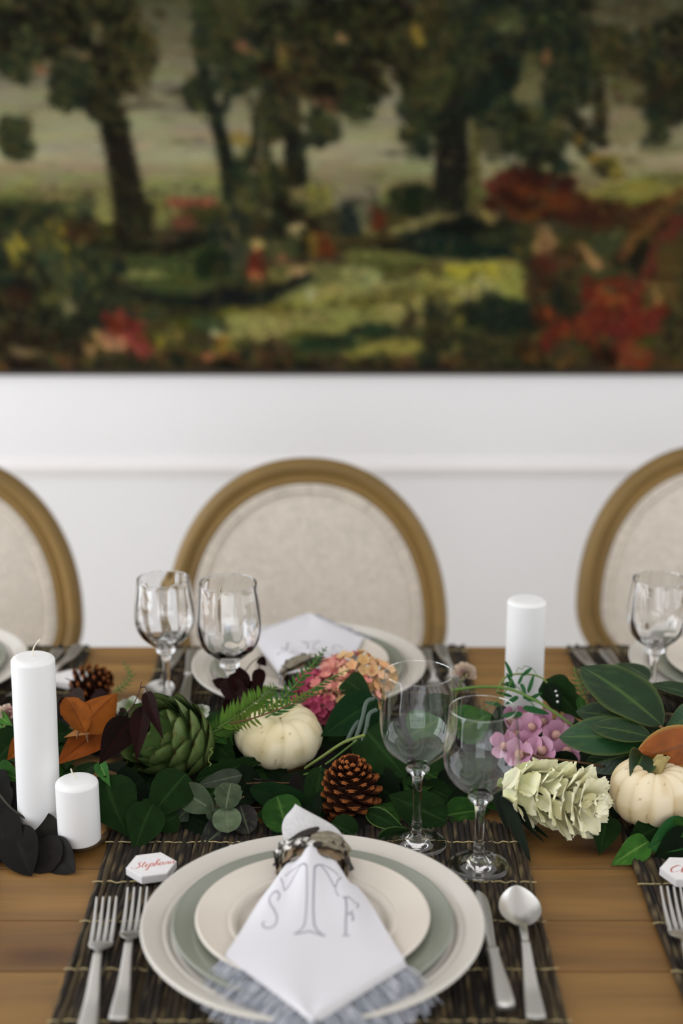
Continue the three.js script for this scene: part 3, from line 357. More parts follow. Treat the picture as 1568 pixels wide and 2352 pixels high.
// ---------------------------------------------------------------- candles
function candle(label, pos, r, h, wickPts, tilt = 0) {
  const t = thing('pillar_candle', label, 'candle', pos, 0, 'white pillar candles'); t.rotation.z = tilt;
  const b = r * (h > 0.1 ? 0.34 : 0.42), pr = [[0, 0], [r - 0.0015, 0], [r, 0.0015], [r, h - b * 0.9]]; for (let i = 1; i <= 8; i++) { const a = (i / 8) * Math.PI * 0.5; pr.push([r - b + b * Math.cos(a), h - b * 0.9 + b * 0.62 * Math.sin(a)]); } pr.push([0.004, h - b * 0.25], [0, h - b * 0.28]);
  part(t, 'wax', lathe(pr, 64), M.wax);
  if (wickPts) part(t, 'wick', tube(wickPts.map(([x, y]) => [x, h - b * 0.4 + y, 0]), 0.0008, 16, 6), M.wick, 'cream bent wick');
  return t;
}
candle('tall white pillar candle with a long wick, beside the short candle', [-0.3412, 0.772, 0.1041], 0.0238, 0.2065, [[0, 0], [0.0005, 0.008], [0.004, 0.016], [0.009, 0.021]], -0.02);
candle('short white pillar candle standing on a slice of wood', [-0.2898, 0.773, 0.138], 0.0235, 0.076, [[0, 0], [-0.001, 0.004], [-0.004, 0.008], [-0.0055, 0.0135]]);
candle('tall white pillar candle at the back beyond the green vine', [0.2421, 0.7718, -0.2], 0.0255, 0.168, null);
function woodSlice(label, pos, r, h) {
  const t = thing('wood_slice', label, 'wood slice', pos, 0, 'wood slices under candles'), br = (u) => r * (1 + 0.06 * (noise(u * 12, 3, 1, 12) - 0.5));
  part(t, 'bark', grid(48, 6, (u, v) => { const a = u * 6.2832, q = br(u) + 0.0022 * noise(u * 30, v * 4, 5, 30) - 0.003 * Math.pow(2 * v - 1, 4); return [q * Math.cos(a), v * h, q * Math.sin(a)]; }, { closeU: true, color: (u, v) => col('#4b3a26').lerp(col('#8a6d45'), noise(u * 24, v * 5, 2, 24)) }), M.vcBark);
  part(t, 'cut_face', grid(48, 8, (u, v) => { const a = u * 6.2832, q = br(u) * v; return [q * Math.cos(a), h + 0.0002 * (1 - v), q * Math.sin(a)]; }, { closeU: true, color: (u, v) => col('#b98d57').lerp(col('#7d5732'), 0.5 + 0.5 * Math.sin(v * 40 + noise(u * 6, 1, 1, 6) * 4)) }), M.vcMatte);
}
woodSlice('round slice of wood with bark under the short candle', [-0.2942, 0.76, 0.1141], 0.0305, 0.013);
woodSlice('slice of wood under the tall candle hidden by dark leaves', [-0.348, 0.76, 0.0815], 0.0265, 0.012);

// ---------------------------------------------------------------- cutlery
function bar(n, f, seg = 14) {                          // sweep along z: f(t) -> { x, y, z, w, h, e }
  return grid(seg, n + 2, (u, v) => {
    const k = Math.round(v * (n + 2)), t = Math.min(1, Math.max(0, (k - 1) / n)), q = f(t), end = k === 0 || k === n + 2 ? 0.02 : 1, a = u * Math.PI * 2, e = q.e ?? 0.7, c = Math.cos(a), s = Math.sin(a);
    return [q.x + (q.w / 2) * end * Math.sign(c) * Math.pow(Math.abs(c), e), q.y + (q.h / 2) * end * Math.sign(s) * Math.pow(Math.abs(s), e), q.z];
  }, { closeU: true });
}
const handleGeo = bar(30, (t) => ({ x: 0, y: 0.004 + 0.008 * smooth(0.35, 1, t) - 0.001 * Math.sin(t * 3), z: 0.105 - 0.108 * t, w: lerp(0.0178, 0.0088, smooth(0.02, 1, t)) * (t < 0.04 ? 0.9 + t * 2.5 : 1), h: lerp(0.0048, 0.0062, t), e: 0.55 }));
const neckGeo = bar(22, (t) => ({ x: 0, y: 0.012 - 0.0065 * smooth(0, 0.9, t), z: -0.002 - 0.034 * t, w: lerp(0.0068, 0.0245, smooth(0.3, 0.85, t)), h: lerp(0.0045, 0.0017, smooth(0, 0.6, t)), e: 0.7 }));
const tineGeo = [-1.5, -0.5, 0.5, 1.5].map((k) => bar(20, (t) => ({ x: k * lerp(0.0062, 0.0066, t), y: 0.0055 + 0.0105 * t * t, z: -0.034 - 0.066 * t, w: lerp(0.0046, 0.0022, smooth(0.1, 1, t)), h: 0.0016, e: 0.8 }), 8));
function fork(label, pos, turn) { const t = thing('dinner_fork', label, 'fork', pos, turn, 'satin silver forks'); part(t, 'handle', handleGeo, M.silverHandle); part(t, 'neck', neckGeo, M.silver); tineGeo.forEach((g) => part(t, 'tine', g, M.silver)); return t; }
const spoonOut = (v) => Math.pow(Math.sin(Math.PI * Math.pow(v, 0.86)), 0.62) * 0.0212;
const spoonBowl = (() => { const f = (u, v, lift) => { const s = u * 2 - 1, w = spoonOut(v), d = 0.0115 * Math.pow(Math.max(0, Math.sin(Math.PI * Math.pow(v, 0.8))), 0.8); return [s * w, 0.0132 - d * (1 - s * s) + lift - 0.0006 * 0, -0.03 - 0.077 * v]; }; return mergeGeometries([grid(24, 32, (u, v) => f(u, v, 0)), grid(24, 32, (u, v) => f(1 - u, v, -0.0011))]); })();
const spoonNeck = bar(12, (t) => ({ x: 0, y: 0.012 + 0.0012 * Math.sin(t * 3), z: -0.002 - 0.034 * t, w: lerp(0.007, 0.0085, t), h: lerp(0.0045, 0.0018, t), e: 0.7 }));
function spoon(label, pos, turn) { const t = thing('soup_spoon', label, 'spoon', pos, turn, 'satin silver spoons'); part(t, 'handle', handleGeo, M.silverHandle); part(t, 'neck', spoonNeck, M.silver); part(t, 'bowl', spoonBowl, M.silver); return t; }
const knifeHandle = bar(26, (t) => ({ x: 0, y: 0.0065, z: 0.1 - 0.092 * t, w: t < 0.05 ? 0.0165 : lerp(0.0185, 0.0125, smooth(0.05, 0.9, t)) + (t > 0.94 ? 0.0015 : 0), h: lerp(0.0105, 0.0085, t), e: 0.55 }));
const knifeBlade = bar(30, (t) => ({ x: 0.0012 * Math.sin(t * 3), y: 0.0062, z: 0.008 - 0.108 * t, w: lerp(0.0105, 0.0165, smooth(0.1, 0.7, t)) * (t > 0.8 ? Math.sqrt(Math.max(0.03, 1 - Math.pow((t - 0.8) / 0.2, 2))) : 1), h: lerp(0.0042, 0.0016, t), e: 1.1 }));
function knife(label, pos, turn) { const t = thing('table_knife', label, 'knife', pos, turn, 'satin silver knives'); part(t, 'handle', knifeHandle, M.silverHandle); part(t, 'blade', knifeBlade, M.silver); return t; }
const CUT = MATTOP + 0.0004;
const f0 = fork('outer silver fork on the front placemat, nearest its frayed left edge', [-0.2305, CUT, 0.377], R(4));
copyOf(f0, 'dinner_fork', 'silver fork close against the front charger plate, beside the outer fork', [-0.2035, CUT, 0.3585], R(3));
const k0 = knife('silver knife half under the front charger plate', [0.1437, CUT, 0.349], R(2));
const s0 = spoon('silver spoon with a bright bowl right of the front plates', [0.1765, CUT, 0.3565], R(-2));
copyOf(f0, 'dinner_fork', 'silver fork under the card lettered Cl', [0.33, CUT, 0.357], R(-4));
copyOf(s0, 'soup_spoon', 'silver spoon cut off by the frame by the dark purple leaves', [-0.402, CUT, 0.318], R(2));
const flip = (p) => [FRONT[0] + BACK[0] - p[0], p[1], FRONT[1] + BACK[1] - p[2]];
copyOf(k0, 'table_knife', 'far silver knife beside the middle plate stack, seen through the goblets', flip([0.1437, CUT, 0.349]), Math.PI + R(2));
copyOf(s0, 'soup_spoon', 'far silver spoon behind the goblet over the artichoke', flip([0.1765, CUT, 0.3565]), Math.PI - R(2));
copyOf(f0, 'dinner_fork', 'far silver fork on the mat edge right of the middle plates', flip([-0.2305, CUT, 0.377]), Math.PI + R(4));
copyOf(f0, 'dinner_fork', 'far silver fork against the middle stack of plates', flip([-0.2035, CUT, 0.3585]), Math.PI + R(3));
copyOf(f0, 'dinner_fork', 'far silver fork on the mat edge behind the tall candle', [BACKL[0] + 0.203, CUT, -0.356], Math.PI + R(-6));
copyOf(f0, 'dinner_fork', 'far silver fork nearest the plates behind the tall candle', [BACKL[0] + 0.176, CUT, -0.338], Math.PI + R(-6));
copyOf(k0, 'table_knife', 'far silver knife behind the magnolia branch beside the cut off plates', [BACKR[0] - 0.171, CUT, -0.328], Math.PI + R(6));
copyOf(s0, 'soup_spoon', 'far silver spoon behind the tip of the largest magnolia leaf', [BACKR[0] - 0.204, CUT, -0.336], Math.PI + R(8));

// ---------------------------------------------------------------- place cards: hexagons of white stone with brush lettering
function cardTexture(draw) { const cv = document.createElement('canvas'); cv.width = cv.height = 256; const c = cv.getContext('2d'); c.fillStyle = '#efecec'; c.fillRect(0, 0, 256, 256); rnd = mulberry(9); for (let i = 0; i < 60; i++) { c.strokeStyle = `rgba(205,202,206,${rr(0.1, 0.35)})`; c.lineWidth = rr(1, 4); c.beginPath(); const x = rr(0, 256), y = rr(0, 256); c.moveTo(x, y); c.lineTo(x + rr(-60, 60), y + rr(-40, 40)); c.stroke(); } draw(c); const t = new THREE.CanvasTexture(cv); t.colorSpace = THREE.SRGBColorSpace; return t; }
// brush script drawn as strokes: each letter is a run of curves in a box one unit high, slanted; heavier on the way down
function script(c, letters, x, y, size, slant, ink) {
  c.strokeStyle = ink; c.lineCap = 'round'; c.lineJoin = 'round';
  const A = {
    S: [[[0.75, 0.95], [0.5, 1.05], [0.3, 0.85], [0.45, 0.6], [0.55, 0.3], [0.3, 0.02], [-0.05, 0.0], [-0.3, 0.15], [-0.15, 0.3]]], t: [[[0.2, 1.0], [0.1, 0.5], [0.08, 0.1], [0.2, 0.0], [0.4, 0.15]], [[-0.05, 0.72], [0.4, 0.74]]], e: [[[0.02, 0.25], [0.3, 0.35], [0.28, 0.55], [0.1, 0.5], [0.05, 0.2], [0.18, 0.0], [0.42, 0.15]]],
    p: [[[0.15, 0.6], [0.08, 0.2], [0.0, -0.45], [-0.1, -0.62], [-0.2, -0.5], [0.05, -0.1]], [[0.1, 0.4], [0.3, 0.62], [0.42, 0.4], [0.3, 0.05], [0.12, 0.08], [0.5, 0.15]]], h: [[[0.05, 0.15], [0.4, 0.9], [0.38, 1.2], [0.25, 1.1], [0.15, 0.6], [0.08, 0.0]], [[0.1, 0.3], [0.28, 0.55], [0.38, 0.4], [0.36, 0.08], [0.56, 0.15]]], a: [[[0.36, 0.5], [0.15, 0.55], [0.02, 0.25], [0.12, 0.0], [0.3, 0.2], [0.38, 0.5], [0.36, 0.08], [0.56, 0.15]]],
    n: [[[0.08, 0.5], [0.06, 0.0]], [[0.07, 0.3], [0.25, 0.55], [0.34, 0.4], [0.32, 0.08], [0.5, 0.15]]], i: [[[0.1, 0.5], [0.06, 0.1], [0.18, 0.0], [0.34, 0.15]], [[0.16, 0.75], [0.17, 0.77]]], C: [[[0.62, 0.85], [0.5, 1.0], [0.2, 0.8], [0.02, 0.4], [0.15, 0.02], [0.45, 0.05], [0.7, 0.3]]], l: [[[0.05, 0.15], [0.38, 0.8], [0.36, 1.15], [0.22, 1.0], [0.12, 0.4], [0.2, 0.02], [0.42, 0.18]]],
  }, W = { S: 0.72, t: 0.36, e: 0.38, p: 0.5, h: 0.54, a: 0.54, n: 0.48, i: 0.32, C: 0.7, l: 0.4 };
  for (const ch of letters) { for (const st of A[ch]) { const cv = new THREE.CatmullRomCurve3(st.map((p) => new THREE.Vector3(x + (p[0] + p[1] * slant) * size, y - p[1] * size, 0))), ps = cv.getPoints(40); for (let i = 0; i < 40; i++) { const d = ps[i + 1].y - ps[i].y; c.lineWidth = size * (0.035 + 0.075 * smooth(0, size * 0.03, d)); c.beginPath(); c.moveTo(ps[i].x, ps[i].y); c.lineTo(ps[i + 1].x, ps[i + 1].y); c.stroke(); } } x += W[ch] * size; }
}
function placeCard(label, pos, turn, tex, r = 0.0262) {
  const t = thing('place_card', label, 'place card', pos, turn, 'hexagonal stone place cards'), s = new THREE.Shape(); for (let i = 0; i < 6; i++) { const a = (i / 6) * 2 * Math.PI; i ? s.lineTo(r * Math.cos(a), r * Math.sin(a)) : s.moveTo(r, 0); }
  const g = new THREE.ExtrudeGeometry(s, { depth: 0.0075, bevelEnabled: true, bevelSize: 0.0006, bevelThickness: 0.0006, bevelSegments: 2 }); g.rotateX(-Math.PI / 2); part(t, 'stone_tile', g, std({ color: col(0xeeeaea), roughness: 0.45 }));
  const f = new THREE.CircleGeometry(r * 0.995, 6), uv = f.attributes.uv, p = f.attributes.position; for (let i = 0; i < p.count; i++) uv.setXY(i, 0.5 + p.getX(i) / (2 * r), 0.5 + p.getY(i) / (2 * r)); f.rotateX(-Math.PI / 2); f.translate(0, 0.0083, 0);
  part(t, 'lettered_face', f, std({ map: tex, roughness: 0.45 })); return t;
}
placeCard('white hexagonal stone place card lettered Stephanie in red script', [-0.2014, 0.773, 0.2068], R(15), cardTexture((c) => script(c, 'Stephanie', 34, 150, 52, 0.35, '#c4472f')));
placeCard('white hexagonal stone place card lettered Cl, cut off by the frame', [0.3624, 0.773, 0.2157], R(-4), cardTexture((c) => script(c, 'Cl', 42, 168, 70, 0.35, '#b04434')));
placeCard('blank looking white stone card on the far mat behind the tall candle', [-0.3834, 0.773, -0.3167], R(35), cardTexture(() => 0));

// ---------------------------------------------------------------- napkins drawn through feather rings
const monogram = (() => {
  const cv = document.createElement('canvas'); cv.width = cv.height = 1024; const c = cv.getContext('2d'); c.fillStyle = '#ffffff'; c.fillRect(0, 0, 1024, 1024);
  c.strokeStyle = '#b9b6be'; c.lineCap = 'round'; c.lineJoin = 'round';
  const st = (pts, w) => { const ps = new THREE.CatmullRomCurve3(pts.map((p) => new THREE.Vector3(p[0], p[1], 0))).getPoints(60); c.lineWidth = w; c.beginPath(); ps.forEach((p, i) => (i ? c.lineTo(p.x, p.y) : c.moveTo(p.x, p.y))); c.stroke(); };
  // an outlined T with curling arms, and a smaller letter to each side
  st([[474, 160], [480, 300], [478, 440], [462, 540], [415, 590], [395, 602]], 13); st([[538, 160], [534, 300], [536, 440], [552, 540], [600, 595], [624, 606]], 17); st([[395, 604], [460, 590], [508, 578], [560, 592], [624, 610]], 14);
  st([[474, 165], [440, 130], [390, 160], [340, 230], [300, 268], [285, 220], [262, 170]], 11); st([[470, 150], [400, 118], [340, 130], [300, 160]], 10); st([[538, 165], [575, 130], [620, 150], [670, 215], [705, 262], [725, 220], [752, 188]], 12); st([[705, 255], [715, 300], [735, 320]], 10); st([[545, 150], [610, 116], [680, 140], [730, 180]], 10);
  st([[250, 330], [262, 300], [235, 268], [190, 285], [185, 340], [225, 400], [252, 460], [235, 520], [180, 535], [140, 500], [150, 480]], 14);
  st([[790, 330], [795, 400], [790, 480], [788, 590]], 18); st([[770, 330], [820, 318], [862, 335], [890, 330], [880, 372]], 12); st([[795, 440], [835, 430], [850, 470]], 14); st([[838, 410], [842, 480]], 12); st([[765, 596], [815, 596]], 12);
  const t = new THREE.CanvasTexture(cv); t.colorSpace = THREE.SRGBColorSpace; return t;
})();
M.napkinPrint = phys({ map: monogram, color: col(0xe0dee2), roughness: 0.95, bumpMap: linenBump, bumpScale: 0.0002, specularIntensity: 0.3 });
M.fringe = std({ vertexColors: true, roughness: 0.95 });
const N0 = [-0.0277, 0.812, 0.2497], NL = [-0.1065, 0.812, 0.4195], NR = [0.0581, 0.812, 0.432], NB = [-0.025, 0.808, 0.5194];
function buildNapkin(label) {                           // built round the plate's centre, y from the table top
  const O = [FRONT[0], TOP, FRONT[1]], L = (p) => V(p).sub(V(O)), t = thing('napkin', label, 'napkin', O, 0, 'white monogrammed napkins');
  const a = L(N0), l = L(NL), r = L(NR), b = L(NB);
  const pt = (u, v, lift) => {                          // v from the ring down to the corner, u across
    const vc = 0.56, k = v < vc ? lerp(0.3, 1, Math.pow(v / vc, 0.72)) : 1 - (v - vc) / (1 - vc), m = a.clone().lerp(b, v), side = u < 0 ? l : r, mid = a.clone().lerp(b, vc), dir = side.clone().sub(mid);
    const p = m.clone().add(dir.multiplyScalar(Math.abs(u) * k)); const gather = 1 - smooth(0.0, 0.55, v);
    p.y = lerp(a.y, 0.0525, smooth(0.1, 0.5, v)) + 0.02 * smooth(0, 0.1, v) * (1 - smooth(0.1, 0.48, v)) + gather * (0.007 * Math.cos(u * 3.1 + 0.4) + 0.0035 * Math.cos(u * 10 + 1)) - gather * 0.02 * u * u + lift - 0.003 * Math.pow(Math.abs(u), 3) * (1 - gather) + 0.0012 * Math.sin(u * 4 + v * 5);
    return [p.x, p.y, p.z];
  };
  const X0 = L([-0.0295, 0.82, 0.349]).x, Z0 = L([-0.0305, 0.826, 0.3028]).z, Z1 = L([-0.0287, 0.815, 0.3922]).z;
  const print = (u, v, q) => [0.5 + (q[0] - X0) / 0.124, 1 - (0.14 + (0.45 * (q[2] - Z0)) / (Z1 - Z0))];
  part(t, 'cloth', grid(40, 44, (u, v) => pt(u * 2 - 1, v, 0), { uv: print }), M.napkinPrint, 'white cloth with a grey monogram S T F');
  part(t, 'lower_fold', grid(40, 44, (u, v) => { const q = pt((1 - u) * 2 - 1, v, -0.0045), e = pt((1 - u) * 2 - 1, v, 0), f = smooth(0.86, 1, Math.abs(u * 2 - 1)); return [lerp(q[0], e[0], 0), lerp(q[1], e[1], f), q[2]]; }), M.napkin);
  part(t, 'hem', tube([pt(1, 0.57, -0.0012), pt(1, 0.7, -0.001), pt(1, 0.85, -0.001), pt(1, 0.985, -0.001)], 0.0032, 20, 8), M.napkin, 'rolled hem along one edge');
  rnd = mulberry(77);                                   // the long frayed fringe below both free edges
  const strands = []; for (let i = 0; i < 900; i++) {
    const s = i % 2 ? 1 : -1, f = rnd(), layer = rnd(), p0 = pt(s, lerp(0.555, 1, f), -0.003 - 0.004 * layer), out = new THREE.Vector3(s * 0.62 + rr(-0.16, 0.16), 0, 0.78 + rr(-0.16, 0.16)).normalize(), len = rr(0.026, 0.042), sw = rr(-0.004, 0.004), c = col('#8d939d').lerp(col('#dcdce4'), Math.pow(rnd(), 1.6)), w = rr(0.0006, 0.0014);
    const P = (v) => [p0[0] + out.x * len * v + sw * v * v, p0[1] - 0.004 * v - 0.015 * v * v * rr(0.9, 1.1) + 0.002 * Math.sin(v * 5 + i), p0[2] + out.z * len * v];
    const pts = [P(-0.12), P(0.2), P(0.5), P(0.75), P(1)]; strands.push(tintGeo(tube(pts, w, 7, 4, 0.5), c));
  }
  tag(part(t, 'fringe', mergeGeometries(strands), M.fringe, 'frayed blue grey fringe'), null, null, null, 'stuff');
  // the free end that stands up beyond the ring
  const tip = L([-0.0494, 0.844, 0.2032]), t0 = L([-0.0249, 0.816, 0.2533]), ax = tip.clone().sub(t0), sx = new THREE.Vector3(1, 0, 0);
  const tail = (u, v, back) => { const s = u * 2 - 1, w = 0.03 * Math.pow(Math.sin(Math.PI * lerp(0.3, 1, Math.pow(v, 1.35))), 0.8) + 0.0008, p = t0.clone().addScaledVector(ax, v).addScaledVector(sx, s * w + 0.006 * Math.sin(v * 3)); p.y += 0.01 * (1 - s * s) * (1 - 0.4 * v) - (back ? 0.006 * (1 - Math.pow(Math.abs(s), 4)) * Math.sin(Math.PI * Math.min(1, v * 1.02)) : 0); return [p.x, p.y, p.z]; };
  part(t, 'tail', mergeGeometries([grid(20, 26, (u, v) => tail(u, v, false)), grid(20, 26, (u, v) => tail(1 - u, v, true))]), M.napkin, 'plain white end drawn through the ring');
  return t;
}
const nap = buildNapkin('white fringed napkin with a grey monogram, on the front plates');
copyOf(nap, 'napkin', 'white fringed napkin upside down on the far plates before the middle chair', [BACK[0], TOP, BACK[1]], Math.PI);
// feather ring: a bark band wrapped in feathers that overlap
function featherGeo(len, w, kind) {
  const pal = { brown: ['#5b4732', '#8a7355', '#3a2c1e'], barred: ['#2a221b', '#eae6de', '#3a2d22'], dark: ['#15110e', '#2c2119', '#15110e'], grey: ['#8e8672', '#5d5140', '#a89f8a'] }[kind].map(col);
  return grid(8, 16, (u, v) => { const s = u * 2 - 1, k = w * Math.pow(Math.sin(Math.PI * lerp(0.08, 0.98, Math.pow(v, 0.8))), 0.7); return [s * k, -0.0016 * s * s + 0.0012 * Math.sin(v * 3) + 0.0004 * noise(u * 8, v * 20, 3), len * (v - 0.5)]; },
    { color: (u, v) => { const s = Math.abs(u * 2 - 1), b = kind === 'barred' ? smooth(0.35, 0.5, 0.5 + 0.5 * Math.sin(v * 16 + s * 2)) : noise(u * 6, v * 14, 7); return pal[0].clone().lerp(pal[1], b).lerp(pal[2], s < 0.1 ? 0.7 : 0.25 * noise(u * 20, v * 30, 2)); } });
}
const FE = { brown: featherGeo(0.034, 0.011, 'brown'), barred: featherGeo(0.036, 0.0075, 'barred'), dark: featherGeo(0.036, 0.007, 'dark'), grey: featherGeo(0.03, 0.011, 'grey') };
function buildRing(label) {
  const C = [-0.0284, 0.815, 0.2585], t = thing('napkin_ring', label, 'napkin ring', C, 0, 'feather napkin rings'); rnd = mulberry(31);
  const RX = 0.029, RY = 0.0175, ring = (a) => [RX * Math.cos(a), RY * Math.sin(a)];
  part(t, 'band', grid(40, 8, (u, v) => { const a = u * 6.2832, [x, y] = ring(a), q = 1 + 0.06 * Math.sin(v * Math.PI); return [x * q, y * q, (v - 0.5) * 0.034]; }, { closeU: true, color: (u, v) => col('#3b2d20').lerp(col('#6f5a41'), noise(u * 20, v * 6, 4, 20)) }), M.vcBark);
  const place = (kind, a, z, yaw, lift, sc = 1) => { const m = part(t, 'feather', FE[kind], M.petal), [x, y] = ring(a), n = new THREE.Vector3(x / (RX * RX), y / (RY * RY), 0).normalize(), tz = new THREE.Vector3(-n.y, n.x, 0), f = new THREE.Vector3(0, 0, 1).multiplyScalar(Math.cos(yaw)).addScaledVector(tz, Math.sin(yaw)), side = new THREE.Vector3().crossVectors(n, f); m.matrixAutoUpdate = true; const M4 = new THREE.Matrix4().makeBasis(side, n, f); m.quaternion.setFromRotationMatrix(M4); m.position.set(x, y, z).addScaledVector(n, 0.0022 + lift); m.scale.setScalar(sc); };
  for (let i = 0; i < 34; i++) { const a = R(rr(-15, 195)); place(rnd() < 0.6 ? 'brown' : 'grey', a, rr(-0.012, 0.012), R(90 + rr(-60, 60)), rr(0, 0.002)); }
  for (const [a, z, y, l] of [[128, -0.002, 118, 0.005], [116, 0.004, 122, 0.0055], [140, 0.003, 110, 0.006]]) place('barred', R(a), z, R(y), l, 1.05);
  for (const [a, z, y, l] of [[150, 0.006, 80, 0.003], [186, 0.008, 95, 0.006], [178, 0.002, 70, 0.005], [104, 0.01, 100, 0.005], [10, 0, 80, 0.004], [25, 0.008, 100, 0.003], [108, -0.01, 60, 0.006]]) place('dark', R(a), z, R(y), l);
  for (const [a, z] of [[70, -0.004], [55, 0.004], [40, -0.006], [80, 0.006], [60, -0.008]]) place('grey', R(a), z, R(70 + rr(-30, 30)), 0.0055);
  return { t, C };
}
const ring0 = buildRing('brown and barred feather ring round the front napkin');
copyOf(ring0.t, 'napkin_ring', 'dark feather ring round the upside down far napkin', [FRONT[0] + BACK[0] - ring0.C[0], ring0.C[1], FRONT[1] + BACK[1] - ring0.C[2]], Math.PI);

// ---------------------------------------------------------------- leaves
const LEAF = { ovate: [0.58, 1.15], elliptic: [0.72, 0.84], round: [0.5, 0.46], lance: [0.75, 1.3], obovate: [0.95, 0.52], heart: [0.4, 0.95], blade: [0.4, 0.7] };
const COLS = [-1, -0.8, -0.55, -0.3, -0.1, -0.035, 0.035, 0.1, 0.3, 0.55, 0.8, 1];
// a closed two-faced blade, length along +z from the stalk, upper face towards +y
function leafGeo({ len, w, shape = 'ovate', fold = 0.15, bow = 0.06, droop = 0, side = 0, wave = 0, twist = 0, nick = 0, seed = 1, top = '#2c5426', under = '#5d7648', vein = null, vw = 1, edge = null, mott = 0.25, th = 0.0005, nz = 14 }) {
  const [a, b] = LEAF[shape], tm = a / (a + b), mx = Math.pow(tm, a) * Math.pow(1 - tm, b), T = col(top), U = col(under), N = col(vein ?? top), E = edge ? col(edge) : null;
  const P = (s, t) => {
    let k = (Math.pow(t, a) * Math.pow(1 - t, b)) / mx; k = Math.max(k, 0.012); if (nick) k *= 1 - nick * noise(t * 22, s > 0 ? 3 : 9, seed) * smooth(0.1, 0.3, t);
    const x0 = (s * w * k) / 2, ys = fold * Math.abs(x0) + wave * w * s * s * Math.sin(t * 15 + seed + (s > 0 ? 1.3 : 0)), an = twist * t;
    return [x0 * Math.cos(an) - ys * Math.sin(an) + side * len * t * t, x0 * Math.sin(an) + ys * Math.cos(an) + bow * len * 4 * t * (1 - t) - droop * len * t * t, len * t];
  };
  const nu = COLS.length - 1, S = (u) => COLS[Math.round(u * nu)];
  const shade = (s, t, c, v) => { const q = c.clone().multiplyScalar(1 + mott * (noise(t * 7 + seed, s * 3, seed * 1.7) - 0.5) * 2 + 0.12 * (noise(t * 30, s * 14, seed) - 0.5)); const f = (t * 9 - Math.abs(s) * 2.6) % 1; if (vw) q.lerp(N, (v ? 0.6 : 0.3) * Math.max(Math.abs(s) < 0.05 ? 1 : 0, 0.35 * (f > 0.82 ? 1 : 0)) * (vein ? 1 : 0.3)); if (E && Math.abs(s) > 0.9) q.lerp(E, 0.7); return q; };
  const topG = grid(nu, nz, (u, v) => P(S(u), v), { uv: (u, v) => [S(u) * 0.5 + 0.5, v], color: (u, v) => shade(S(u), v, T, 1) }), botG = grid(nu, nz, (u, v) => { const p = P(S(1 - u), v); return [p[0], p[1] - th, p[2]]; }, { uv: (u, v) => [S(u) * 0.5 + 0.5, v], color: (u, v) => shade(S(1 - u), v, U, 0) });
  for (const g of [topG, botG]) { const ix = g.index.array; for (let i = 0; i < ix.length; i += 3) { const q = ix[i]; ix[i] = ix[i + 1]; ix[i + 1] = q; } g.computeVertexNormals(); }
  return mergeGeometries([topG, botG]);
}
const FACE = [0, 0.5, 0.86], UP = [0, 1, 0.15];
// turns a mesh so that +z runs from base to tip and +y looks along n as far as it can
function aim(o, base, tip, n = FACE, roll = 0) {
  const z = V(tip).sub(V(base)).normalize(), x = new THREE.Vector3().crossVectors(V(n), z).normalize(), y = new THREE.Vector3().crossVectors(z, x);
  o.quaternion.setFromRotationMatrix(new THREE.Matrix4().makeBasis(x, y, z)); if (roll) o.rotateZ(roll); o.position.set(...base); return o;
}
const dist = (a, b) => V(a).distanceTo(V(b));
function leafAt(parent, name, base, tip, w, o = {}, mat = M.vc, n = FACE, roll = 0, label) { const g = leafGeo({ len: dist(base, tip), w, seed: 1 + Math.floor(hash(Math.round(base[0] * 1e4), Math.round(tip[0] * 1e4), 3) * 50), ...o }); return aim(part(parent, name, g, mat, label), base, tip, n, roll); }
const GREEN = { top: '#152b0e', under: '#30471f', vein: '#2b4520' }, DARK = { top: '#0c190a', under: '#1f2e15', vein: '#182a11' }, MIDG = { top: '#234517', under: '#4c6733', vein: '#557538' }, BRIGHT = { top: '#396625', under: '#6a8c4a', vein: '#7fa052' };
const MAG = { top: '#122e11', under: '#8a4f20', vein: '#4a642c', edge: '#4a5a26', th: 0.0008 }, RUST = { top: '#7c4313', under: '#a5602c', vein: '#5f2f12', mott: 0.4, th: 0.0008 }, WINE = { top: '#1b0605', under: '#210a08', vein: '#2a0c0a', mott: 0.4 }, PLUM = { top: '#151311', under: '#1b1918', vein: '#1f1c1b', mott: 0.4 }, EUC = { top: '#3f4b36', under: '#6c7a62', vein: '#6f7b62', mott: 0.3 };
const stemMat = (h) => std({ color: col(h), roughness: 0.8 });
M.stemGreen = stemMat(0x5c7a34); M.stemDark = stemMat(0x2c2a1c); M.stemRed = stemMat(0x3a1a18); M.stemBrown = stemMat(0x6a4a2c); M.stemOlive = stemMat(0x7d8c46);

// ---------------------------------------------------------------- the garland of greenery down the middle of the table
const garland = thing('leafy_garland', 'thick garland of dark green leaves lying along the middle of the table', 'garland', [0, 0, 0]);
function sprig(name = 'sprig') { const g = new THREE.Group(); g.name = numbered(name); garland.add(g); return g; }
rnd = mulberry(501);
const poolOf = (n, o) => Array.from({ length: n }, (_, i) => leafGeo({ len: 1, w: rr(0.5, 0.66), fold: rr(0.05, 0.35), bow: rr(0.02, 0.12), droop: rr(0, 0.2), wave: rr(0, 0.03), th: 0.008, nz: 10, seed: i * 3 + 2, ...o }));
const POOL = [...poolOf(5, { ...GREEN }), ...poolOf(5, { ...DARK, shape: 'elliptic' }), ...poolOf(3, { ...DARK, shape: 'round' }), ...poolOf(2, { ...MIDG }), ...poolOf(2, { ...PLUM, shape: 'elliptic' })];
